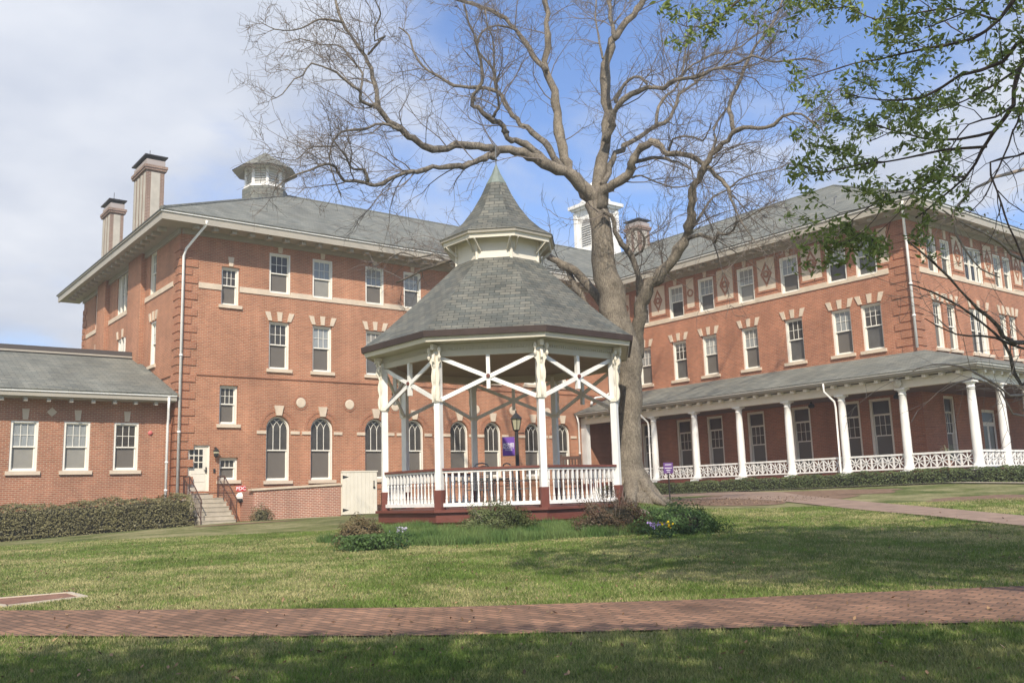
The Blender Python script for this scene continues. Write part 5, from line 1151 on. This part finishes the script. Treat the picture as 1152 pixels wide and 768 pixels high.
LIMBS = [   # points, start width px, end width px, depth at start, depth at end
 ([(674, 228), (670, 222), (653, 207), (637, 193), (622, 187), (607, 179), (595, 175), (581, 171), (564, 169), (552, 165)], 17, 9, 0, -1.5),
 ([(556, 166), (538, 163), (520, 163), (503, 166), (486, 168), (473, 160), (460, 151), (449, 145), (439, 136), (428, 124), (420, 118)], 9, 6.5, -1.5, -3.2),
 ([(421, 119), (425, 117), (424, 104), (420, 87), (414.6, 69), (404, 54), (394, 40), (385, 24), (380, 9), (375, -12)], 6, 3, -3.2, -2.2),
 ([(421, 119), (413, 117), (406, 114), (406, 104), (397, 97), (383, 85), (373, 79), (350, 71), (341, 85), (331, 89), (318, 106), (305, 112)], 4.6, 1.0, -3.2, -5),
 ([(386, 26), (373, 22), (359, 21.5), (347, 28), (331, 34), (309, 33), (292, 24)], 3.2, .9, -2.6, -3.8),
 ([(405, 104), (408, 84), (397, 69), (390, 58), (381, 51), (361, 50), (338, 44), (320, 49)], 3, .8, -3.2, -2.0),
 ([(414, 62), (426, 47), (433, 41), (422, 46), (422, 30), (428, 16), (424, 4), (419, -10)], 2.6, 1.4, -3, -4.2),
 ([(560, 170), (550, 176), (540, 179), (528, 184), (516, 187), (495, 187), (480, 191), (469, 192), (456, 194), (439, 201), (422, 210), (411, 205), (399, 203.5), (387, 203), (380, 193), (375, 186), (362, 186), (350, 191), (335, 196), (319, 204), (310, 212)], 8, 1.6, -1.4, -5.5),
 ([(414, 205), (409, 191), (401, 191), (394, 187), (389, 176), (383, 168), (376, 160)], 3.6, 1.6, -4.2, -5),
 ([(449, 146), (437, 141), (423, 140), (408, 146), (390, 146), (380, 152), (374, 162), (371, 172), (372, 188), (378, 205), (384, 222)], 4, 1.3, -2.9, -4.2),
 ([(376, 164), (363, 165), (352, 165), (342, 172), (332, 180), (318, 179), (306, 176)], 2.2, .8, -4, -5.5),
 ([(620, 187), (607, 175), (592, 164), (580, 158), (571, 155), (569, 147), (566, 141), (556, 135), (543, 129), (538, 121), (530, 119), (533, 107), (538, 98), (543, 87), (541, 69), (537, 55), (535, 41), (527, 25), (522, 5)], 9, 2.2, -.4, -2.2),
 ([(634, 194), (630, 185), (617, 166), (608, 156), (599, 148), (590, 142), (581, 134), (573, 124), (567, 115), (558, 103), (545, 99), (527, 98), (512, 97), (500, 90), (482, 80), (470, 68), (464, 54), (460, 40), (449, 31)], 8.5, 1.8, -.2, 3.0),
 ([(562, 108), (557, 97), (556, 84), (552, 74), (541, 62), (537, 50), (542, 36), (552, 30)], 3.6, 2.2, 1.4, 1.2),
 ([(555, 132), (561, 122), (560, 108), (558, 92), (556, 76), (555, 58), (554, 42), (549, 30), (546, 10)], 3.6, 1.5, -1.5, -3),
 ([(664, 222), (656, 212), (648, 202), (641, 190), (636, 176), (632, 159), (627, 138), (623, 115), (618, 92), (613, 77), (617, 54), (616, 26), (614, 2), (613, -22), (606, -80), (612, -140), (600, -210), (604, -280)], 15, 3, .3, 2.8),
 ([(614, 80), (606, 70), (596, 55), (585, 41), (574, 26), (562, 17), (543, 8), (521, 1), (500, -10), (470, -50), (450, -100), (400, -140)], 7, 2.5, 1.3, 3.6),
 ([(582, 36), (572, 31), (560, 29), (549, 32), (541, 38)], 3, 1.6, 1.8, .8),
 ([(672, 228), (674, 206), (677, 180), (680, 153), (682, 127), (681, 100), (681, 76), (688, 56), (693, 41), (706, 23), (716, 10), (728, -6), (752, -45), (785, -90), (812, -140), (850, -190), (900, -225), (950, -265)], 15, 3, .2, 1),
 ([(692, 44), (688, 30), (686, 10), (686, -14), (694, -70), (688, -130), (704, -200), (716, -280)], 5.5, 2.5, -1.5, 1.5),
 ([(752, -45), (800, -60), (850, -85), (905, -95), (960, -120), (1010, -130)], 5, 2.0, .4, 2),
 ([(785, -90), (782, -150), (800, -220), (830, -290)], 5, 2, .6, 2.5),
 ([(606, -80), (570, -120), (545, -170), (500, -220), (470, -250)], 5, 2, 2, 4),
 ([(678, 66), (673, 40), (670, 18), (671, -8)], 2.6, 1.8, -1, 1),
 ([(681, 160), (687, 140), (691, 128), (696, 117), (710, 106), (727, 99), (748, 98), (757, 92), (765, 88), (783, 87), (802, 78), (820, 74), (832, 70), (846, 63), (863, 68), (884, 69), (905, 66), (925, 70)], 8, 1.4, 0, -3.5),
 ([(694, 116), (696, 104), (703, 95), (714, 87), (722, 88), (728, 95)], 5, 3, -.3, -.8),
 ([(764, 89), (774, 78), (786, 70), (800, 62), (814, 60), (834, 52), (850, 40), (870, 30), (885, 12)], 3, 1.2, -1.4, 1.5),
 ([(678, 208), (683, 194), (688, 183), (693, 172), (703, 164), (717, 155), (731, 146), (741, 141), (754, 132), (761, 119), (763, 108), (772, 100), (782, 94), (796, 82)], 8, 2.4, 0, 2.5),
 ([(738, 143), (740, 128), (744, 112), (757, 103), (765, 90), (770, 70), (772, 45)], 4.4, 1.8, 1.2, 2.6),
 ([(674, 236), (680, 218), (687, 211), (698, 204), (708, 196), (711, 184), (717, 171), (727, 162), (737, 159), (744, 167), (752, 174), (769, 173), (785, 181), (797, 191), (812, 202), (818, 212), (822, 222)], 12, 4.5, -.2, -3.0),
 ([(714, 182), (733, 178), (750, 179), (764, 183), (776, 190)], 5, 2.2, -.8, -2.4),
 ([(711, 200), (721, 198), (738, 205), (755, 210), (773, 209), (784, 203)], 2.6, 1.4, -.5, .6),
 ([(752, 172), (755, 160), (762, 155), (778, 153), (790, 158), (796, 150), (800, 138)], 3, 1.4, -1.6, -3),
 ([(716, 402), (716, 385), (718, 368), (720, 352), (724, 338), (732, 322), (740, 314), (753, 296), (764, 279), (771, 266), (776, 256), (778, 242), (777, 228), (779, 214), (785, 202), (792, 191), (798, 179), (809, 167), (819, 157), (826, 149), (836, 144), (854, 144), (870, 141), (881, 130), (901, 129), (914, 138), (922, 146)], 17, 2, .6, -4.5),
 ([(722, 345), (719, 330), (718, 318), (716, 300), (711, 285), (699, 274), (693, 259), (687, 244), (678, 236)], 8, 5, .6, -.6),
 ([(713, 288), (722, 282), (724, 268), (716, 256), (708, 262), (702, 268)], 3, 1.5, .3, -.8),
 ([(826, 150), (822, 131), (821, 117), (828, 100), (838, 77), (845, 60), (858, 42), (872, 22), (880, 0)], 5.5, 2.4, -2.6, -1.5),
 ([(792, 192), (800, 172), (806, 158), (803, 145), (812, 130), (818, 122)], 4.4, 2, -2, -1),
 ([(775, 268), (788, 264), (797, 266), (805, 271), (808, 262), (817, 264), (826, 258), (829, 250), (840, 246), (852, 238), (868, 232)], 5, 1.2, -1.6, -4),
 ([(820, 216), (826, 232), (832, 246), (842, 262), (852, 276), (862, 286)], 3, 1.0, -3, -4.5),
 ([(692, 362), (685, 348), (672, 334), (660, 318), (648, 304), (633, 298), (618, 289), (600, 280), (570, 276), (545, 282), (523, 290), (503, 294), (485, 300), (464, 310), (446, 318)], 14, 2, .6, 3.4),
 ([(664, 352), (656, 338), (648, 324), (641, 311), (637, 300)], 8, 6, .9, 1.8),
 ([(503, 294), (488, 286), (470, 290), (452, 284), (436, 292), (420, 300)], 3, 1, 2.8, 4),
 ([(778, 258), (790, 238), (802, 222), (818, 214), (832, 202), (850, 196), (872, 190), (890, 182)], 3.2, 1, -1.2, 1.4),
]
tw_src = []
for i, (pts, w0, w1, d0, d1) in enumerate(LIMBS):
    P, Rr = trace(pts, w0*1.08, max(w1*1.0, .8), d0, d1); limb('limb', P, Rr, BARK if w0 > 11 else BARKL, BT, 10 if w0 > 6 else 7); tw_src.append((P, Rr))
class Tw:
    """many thin three sided tubes in one array"""
    def __init__(s): s.V = []; s.F = []; s.n = 0
    def add(s, P, R0, R1):
        n = len(P); P = np.asarray(P); d = np.gradient(P, axis=0); d /= np.linalg.norm(d, axis=1)[:, None]+1e-9
        a = np.cross(d, [.31, .22, .93]); a /= np.linalg.norm(a, axis=1)[:, None]+1e-9; b = np.cross(d, a); r = np.linspace(R0, R1, n)[:, None]
        ring = np.stack([P+a*r, P-a*r*.5+b*r*.87, P-a*r*.5-b*r*.87], 1).reshape(-1, 3); s.V.append(ring)
        i = np.arange(n-1)[:, None]*3; k = np.arange(3)[None]; j = (k+1) % 3
        s.F.append((np.stack([i+k, i+j, i+3+j, i+3+k], -1).reshape(-1, 4))+s.n); s.n += 3*n
    def build(s, name, m, parent): return npmesh(name, np.concatenate(s.V), np.concatenate(s.F), None, m, parent)
def curve(p, d, L, n, wander, lift, r_):
    out = [p]; d = d/np.linalg.norm(d); st = L/n
    for i in range(n):
        d = d+r_.normal(size=3)*wander+np.array([0, 0, lift]); d /= np.linalg.norm(d); p = p+d*st; out.append(p)
    return out
def twigs(tree, src, r_, tws, m, rate=2.6, l1=(1.0, 2.8), cen=None, lift=.05, skip=.17, r1=.016, drop=None, thick=1.0):
    tips = []
    for P, Rr in src:
        L = 0
        for i in range(2, len(P)-1):
            seg = np.linalg.norm(P[i+1]-P[i]); L += seg
            if Rr[i] > skip: continue
            k = r_.poisson(seg*rate*(1.0 if Rr[i] < .1 else .45))+(2 if i == len(P)-2 else 0)
            for _ in range(k):
                t = (P[i+1]-P[i]); t = t/(np.linalg.norm(t)+1e-9); q = np.cross(t, r_.normal(size=3)); q /= np.linalg.norm(q)
                out = (P[i]-cen); out = out/(np.linalg.norm(out)+1e-9) if cen is not None else 0
                d = t*.55+q*.9+out*.35+np.array([0, 0, .15]); n1 = 7; ln = r_.uniform(*l1)
                ln *= float(np.clip(Rr[i]/.045, .42, 1)); c1 = curve(P[i], d, ln, n1, .20, lift if r_.random() < .75 else -.10, r_); rr = min(r1*ln/1.6, Rr[i]*.6)*thick; tws.add(c1, rr, .0055*thick)
                for j in range(1, n1+1):
                    for _ in range(r_.poisson(1.15)+(1 if j == n1 else 0)):
                        q2 = r_.normal(size=3); dd = (c1[j]-c1[j-1]); dd = dd/np.linalg.norm(dd)+q2*.62; l2 = r_.uniform(.35, .95)*min(1, ln/1.5); c2 = curve(c1[j], dd, l2, 4, .24, lift, r_); tws.add(c2, .0075*thick, .0042*thick)
                        for jj in (2, 3, 4):
                            if r_.random() < .62: c3 = curve(c2[jj], (c2[jj]-c2[jj-1])/.2+r_.normal(size=3)*.8, r_.uniform(.15, .42), 2, .2, lift, r_); tws.add(c3, .005*thick, .0035*thick)
                        tips.append(c2[-1])
    return tips
TWs = Tw(); cen = np.array(at(672, 230, TD)); r_ = np.random.default_rng(21)
twigs(BT, tw_src, r_, TWs, TWIG, rate=3.5, cen=cen, thick=.92)
TWs.build('twigs', TWIG, BT)

# ------------------------------------------------------------------ leafing tree at the right, its boughs reach into the view
def pt(px, py, D): return tuple(at(px, py, D))
def wl(D, L, z): x, y = XY(D, L); return (x, y, z)
x, y = XY(9.5, 9.2); z0 = H(x, y); LT = empty('leafing_tree', (x, y, z0), 'dark limbed tree coming into green leaf, its boughs hanging into the upper right', 'tree')
stem = [wl(9.5, 9.2, z0-.2), wl(9.5, 9.2, 1.6), wl(9.6, 9.0, 3.2), wl(9.8, 8.7, 4.6)]
P, Rr = smooth(stem, [.42, .30, .26, .24]); limb('trunk', P, Rr, BARKD, LT, 14, .02)
B0 = wl(9.8, 8.7, 4.5)
BO = [([B0, wl(10.2, 7.6, 6.2), pt(1160, 60, 11), pt(1141, 117, 11), pt(1118, 148, 11.2), pt(1105, 170, 11.4), pt(1086, 199, 11.6), pt(1055, 226, 12), pt(1030, 245, 12.3)], .085, .010),
      ([pt(1118, 148, 11.2), pt(1079, 156, 11.6), pt(1038, 155, 12), pt(989, 142, 12.5), pt(950, 132, 12.8), pt(925, 128, 13)], .035, .006),
      ([pt(1110, 165, 11.3), pt(1063, 168, 11.3), pt(1008, 180, 11.2), pt(957, 187, 11), pt(930, 194, 11), pt(905, 188, 11)], .034, .006),
      ([B0, wl(10.4, 7.2, 7.2), pt(1165, -30, 11.5), pt(1125, 23, 11.8), pt(1094, 43, 12), pt(1045, 55, 12.4), pt(989, 66, 12.8), pt(945, 76, 13), pt(905, 90, 13.2)], .09, .006),
      ([B0, wl(10.0, 7.4, 6.0), pt(1165, 40, 10.6), pt(1129, 70, 10.8), pt(1079, 86, 11), pt(1040, 109, 11.2), pt(990, 113, 11.4), pt(950, 105, 11.5)], .08, .006),
      ([pt(1125, 23, 11.8), pt(1075, 10, 12), pt(1030, 15, 12.3), pt(985, 22, 12.5), pt(955, 8, 12.8), pt(925, 12, 12.9)], .03, .006),
      ([wl(10.4, 7.2, 7.2), pt(1150, -90, 11), pt(1050, -70, 11.4), pt(950, -45, 11.7), pt(880, -15, 12), pt(835, -2, 12), pt(818, 15, 12.1), pt(800, 26, 12.1), pt(778, 31, 12.2), pt(762, 26, 12.2)], .06, .005),
      ([pt(950, -45, 11.7), pt(905, -20, 11.9), pt(880, 8, 12), pt(860, 18, 12)], .02, .005),
      ([pt(1086, 199, 11.6), pt(1060, 200, 11.8), pt(1030, 212, 12), pt(1000, 218, 12), pt(980, 232, 12), pt(960, 246, 12), pt(945, 262, 12)], .022, .006),
      ([pt(1000, 218, 12), pt(985, 245, 11.8), pt(968, 262, 11.7), pt(948, 276, 11.6)], .012, .005),
      ([pt(1030, 212, 12), pt(1012, 238, 12.2), pt(992, 258, 12.4), pt(975, 272, 12.4)], .012, .005),
      ([pt(980, 232, 12), pt(962, 236, 11.8), pt(945, 240, 11.8), pt(932, 250, 11.8)], .010, .005),
      ([pt(1141, 117, 11), pt(1120, 132, 10.6), pt(1090, 140, 10.4), pt(1060, 180, 10.3), pt(1035, 196, 10.2)], .025, .006),
      ([pt(1160, 90, 11), pt(1140, 150, 10.8), pt(1118, 200, 10.6), pt(1105, 225, 10.6), pt(1090, 240, 10.6)], .025, .006),
      ([wl(10.0, 7.4, 6.0), pt(1185, 130, 10.4), pt(1160, 170, 10.3), pt(1114, 183, 10.2), pt(1122, 214, 10.2), pt(1130, 243, 10.2), pt(1142, 270, 10.2), pt(1158, 310, 10.2)], .022, .010),
      ([pt(1150, 75, 11.2), pt(1110, 100, 11.8), pt(1075, 118, 12.4), pt(1035, 130, 13), pt(1000, 150, 13.4), pt(975, 160, 13.6)], .03, .006),
      ([pt(1094, 43, 12), pt(1070, 30, 12.6), pt(1045, 8, 13), pt(1020, -10, 13.2)], .02, .006),
      ([pt(1160, 0, 11), pt(1120, -5, 10.6), pt(1090, 12, 10.4), pt(1060, 25, 10.3), pt(1040, 32, 10.3)], .03, .006)]
src = []
for pts, r0, r1 in BO:
    n = len(pts); r0 = r0*.62; P, Rr = smooth(pts, [r0+(r1-r0)*(i/(n-1))**.6 for i in range(n)], .18); limb('limb', P, Rr, BARKD, LT, 7); src.append((P, Rr))
T2 = Tw(); r_ = np.random.default_rng(5); tips = []
for P, Rr in src:
    for i in range(3, len(P)-1):
        p = P[i]; t = P[i+1]-P[i]; sg = np.linalg.norm(t); t /= sg+1e-9
        if (np.array(p)[2]) < 0: continue
        for _ in range(r_.poisson(sg*3.4)+(2 if i == len(P)-2 else 0)):
            c1 = curve(p, t*.7+r_.normal(size=3)*.55, r_.uniform(.35, .95), 5, .16, .0, r_); T2.add(c1, min(.008, Rr[i]*.7), .0025)
            tips += [(c1[j], (c1[j]-c1[j-1])) for j in (2, 3, 4, 5)]
            for j in (2, 4): c2 = curve(c1[j], (c1[j]-c1[j-1])*6+r_.normal(size=3)*.8, .25, 3, .2, .0, r_); T2.add(c2, .003, .0018); tips += [(c2[-1], c2[-1]-c2[-2])]
T2.build('twigs', BARKD, LT)
Lv = Leaves()
def frame_px(p):
    v = Vector(p)-EYE; c = v.dot(fwd); return 576+FOC*v.dot(rt2)/c, 384-FOC*v.dot(up2)/c
Pl = []
for q, d in tips:
    dens = vnoise(np.array([q[0]*1.0+40]), np.array([q[1]+q[2]*.8+40]), .55, 77)[0]
    fx, fy = frame_px(q); lim = .22+.55*min(1, max(0, (fx-1030)/70))*min(1, max(0, (fy-90)/70))
    if fy > 300 or (fx < 885 and fy > 48): lim = 1
    if dens < lim: continue
    for _ in range(r_.integers(10, 20)): Pl.append(np.array(q)+r_.normal(size=3)*[.055, .055, .05]-[0, 0, .02])
Pl = np.array(Pl); k = r_.random((len(Pl), 1)); Lv.add(Pl, .108*(.45+.8*r_.random(len(Pl))), np.array([.14, .20, .045])*(1-k)+np.array([.30, .36, .10])*k, np.tile([.2, .1, .8], (len(Pl), 1))); Lv.build('leaves', LEAF, LT, asp=.42, jit=1.8)
# thin bare tree in front of the right wing
x, y = XY(14.5, 10.6); z0 = H(x, y); ST = empty('sapling_tree', (x, y, z0), 'thin pale bare tree whose drooping branches cross the right end of the brick wing', 'tree')
stem = [wl(14.5, 10.6, z0-.1), wl(14.5, 10.5, 2.2), wl(14.5, 10.3, 4.6), wl(14.6, 10.0, 7.0), wl(14.6, 9.6, 9.0)]; P, Rr = smooth(stem, [.17, .13, .11, .07, .04]); limb('trunk', P, Rr, BARKP, ST, 10, .02)
BO = [([wl(14.5, 10.3, 5.6), pt(1165, 292, 14), pt(1120, 270, 13.6), pt(1080, 250, 13.3), pt(1060, 236, 13.2)], .035, .012, BARKP),
      ([wl(14.6, 10.0, 7.0), pt(1150, 190, 13.8), pt(1110, 205, 13.4), pt(1072, 240, 13.2), pt(1085, 280, 13.2), pt(1104, 303, 13.2), pt(1125, 312, 13.3)], .03, .009, BARKP),
      ([wl(14.5, 10.3, 4.8), pt(1165, 430, 13), pt(1130, 385, 12.6), pt(1080, 345, 12.2), pt(1040, 325, 12), pt(1022, 320, 12)], .03, .007, BARKL),
      ([wl(14.5, 10.3, 4.6), pt(1160, 385, 12.4), pt(1115, 358, 12), pt(1080, 325, 11.8), pt(1045, 290, 11.6), pt(1020, 270, 11.6)], .035, .010, BARKL),
      ([wl(14.5, 10.45, 3.4), pt(1170, 395, 12.5), pt(1120, 380, 12.2), pt(1075, 376, 12), pt(1040, 358, 12)], .025, .006, BARKL),
      ([wl(14.5, 10.45, 3.2), pt(1160, 445, 12), pt(1120, 432, 11.6), pt(1080, 412, 11.4), pt(1050, 410, 11.3), pt(1030, 415, 11.3)], .022, .005, BARKP),
      ([wl(14.5, 10.45, 3.0), pt(1165, 470, 12), pt(1125, 440, 11.8), pt(1095, 425, 11.6), pt(1060, 440, 11.5)], .02, .005, BARKP)]
src = []
for pts, r0, r1, m in BO:
    n = len(pts); P, Rr = smooth(pts, [r0+(r1-r0)*i/(n-1) for i in range(n)], .2); limb('limb', P, Rr, m, ST, 6); src.append((P, Rr))
T3 = Tw(); r_ = np.random.default_rng(8); bud = []
for P, Rr in src:
    for i in range(3, len(P)-1):
        sg = np.linalg.norm(P[i+1]-P[i])
        for _ in range(r_.poisson(sg*2.0)):
            c1 = curve(P[i], (P[i+1]-P[i])/sg+r_.normal(size=3)*.6, r_.uniform(.4, 1.5), 6, .15, -.02, r_); T3.add(c1, .006, .0025)
            for j in (2, 4, 5): c2 = curve(c1[j], (c1[j]-c1[j-1])*5+r_.normal(size=3)*.7, r_.uniform(.2, .5), 3, .2, 0, r_); T3.add(c2, .0035, .002); bud.append(c2[-1])
T3.build('twigs', BARKP, ST)
bud = np.array([b for b in bud if b[2] > 5.0]); Lv = Leaves()
if len(bud): q = np.repeat(bud, 3, 0)+r_.normal(size=(len(bud)*3, 3))*.06; Lv.add(q, .05, (.20, .20, .06)); Lv.build('buds', LEAF, ST)

# ------------------------------------------------------------------ trees behind the photographer, whose shade lies on the lawn
def crown_tree(name, D, L, cD, cL, cz, rD, rL, rz, n, label, seed, hole=.42):
    r_ = np.random.default_rng(seed); x, y = XY(D, L); z0 = H(x, y); t = empty(name, (x, y, z0), label, 'tree', 'shade trees behind the photographer')
    top = np.array(wl(cD, cL, cz)); P, Rr = smooth([wl(D, L, z0-.2), wl(D, L, 2.5), wl(D*.8+cD*.2, L*.8+cL*.2, cz*.62), tuple(top)], [.42, .3, .24, .12]); limb('trunk', P, Rr, BARK, t, 12, .02)
    for i in range(12):
        u = r_.normal(size=3); u[2] = abs(u[2])*.6; u /= np.linalg.norm(u); e = np.array(wl(cD+u[0]*rD*.8, cL+u[1]*rL*.8, cz+u[2]*rz*.8)); s_ = np.array(P[int(len(P)*.55)+i % 3]); P2, R2 = smooth([s_, s_*.5+e*.5+[0, 0, .3], e], [.12, .06, .02]); limb('limb', P2, R2, BARK, t, 6)
    u = r_.normal(size=(n, 3)); u /= np.linalg.norm(u, axis=1)[:, None]; u *= r_.random(n)[:, None]**.4; Dn, Ln, zn = cD+u[:, 0]*rD, cL+u[:, 1]*rL, cz+u[:, 2]*rz
    k = vnoise(Dn+40, Ln+40+zn*.6, 1.3, seed) > hole; Dn, Ln, zn = Dn[k], Ln[k], zn[k]; P = np.stack([Dn*cA+Ln*sA, Dn*sA-Ln*cA, zn], 1); Lv = Leaves(); Lv.add(P, .26, (.05, .10, .025)); Lv.build('crown', LEAF, t)
crown_tree('shade_tree', 1.0, 7.5, 2.4, 6.6, 12.4, 4.2, 6.4, 2.2, 16000, 'spreading leafy tree right of the photographer, outside the picture', 31, .22)
crown_tree('shade_tree', -8.0, -1.5, -5.2, -1.0, 9.5, 3.9, 11.5, 1.8, 26000, 'spreading leafy tree behind the photographer, outside the picture', 32, .24)

# ------------------------------------------------------------------ thin scattering volume, added to imitate a milky lens veil
mb = MB(); mb.box(-260, -260, -6, 300, 300, 42, HULL); hz = put('veil_volume', mb); tag(hz, kind='stuff')
hm = bpy.data.materials.new('lens_veil'); hm.use_nodes = True; t = hm.node_tree; t.nodes.remove(t.nodes['Principled BSDF'])
pv = t.nodes.new('ShaderNodeVolumePrincipled'); pv.inputs['Density'].default_value = .0020; pv.inputs['Color'].default_value = (1, .98, .95, 1); pv.inputs['Anisotropy'].default_value = .3
t.links.new(pv.outputs[0], t.nodes['Material Output'].inputs['Volume']); hz.data.materials.clear(); hz.data.materials.append(hm)
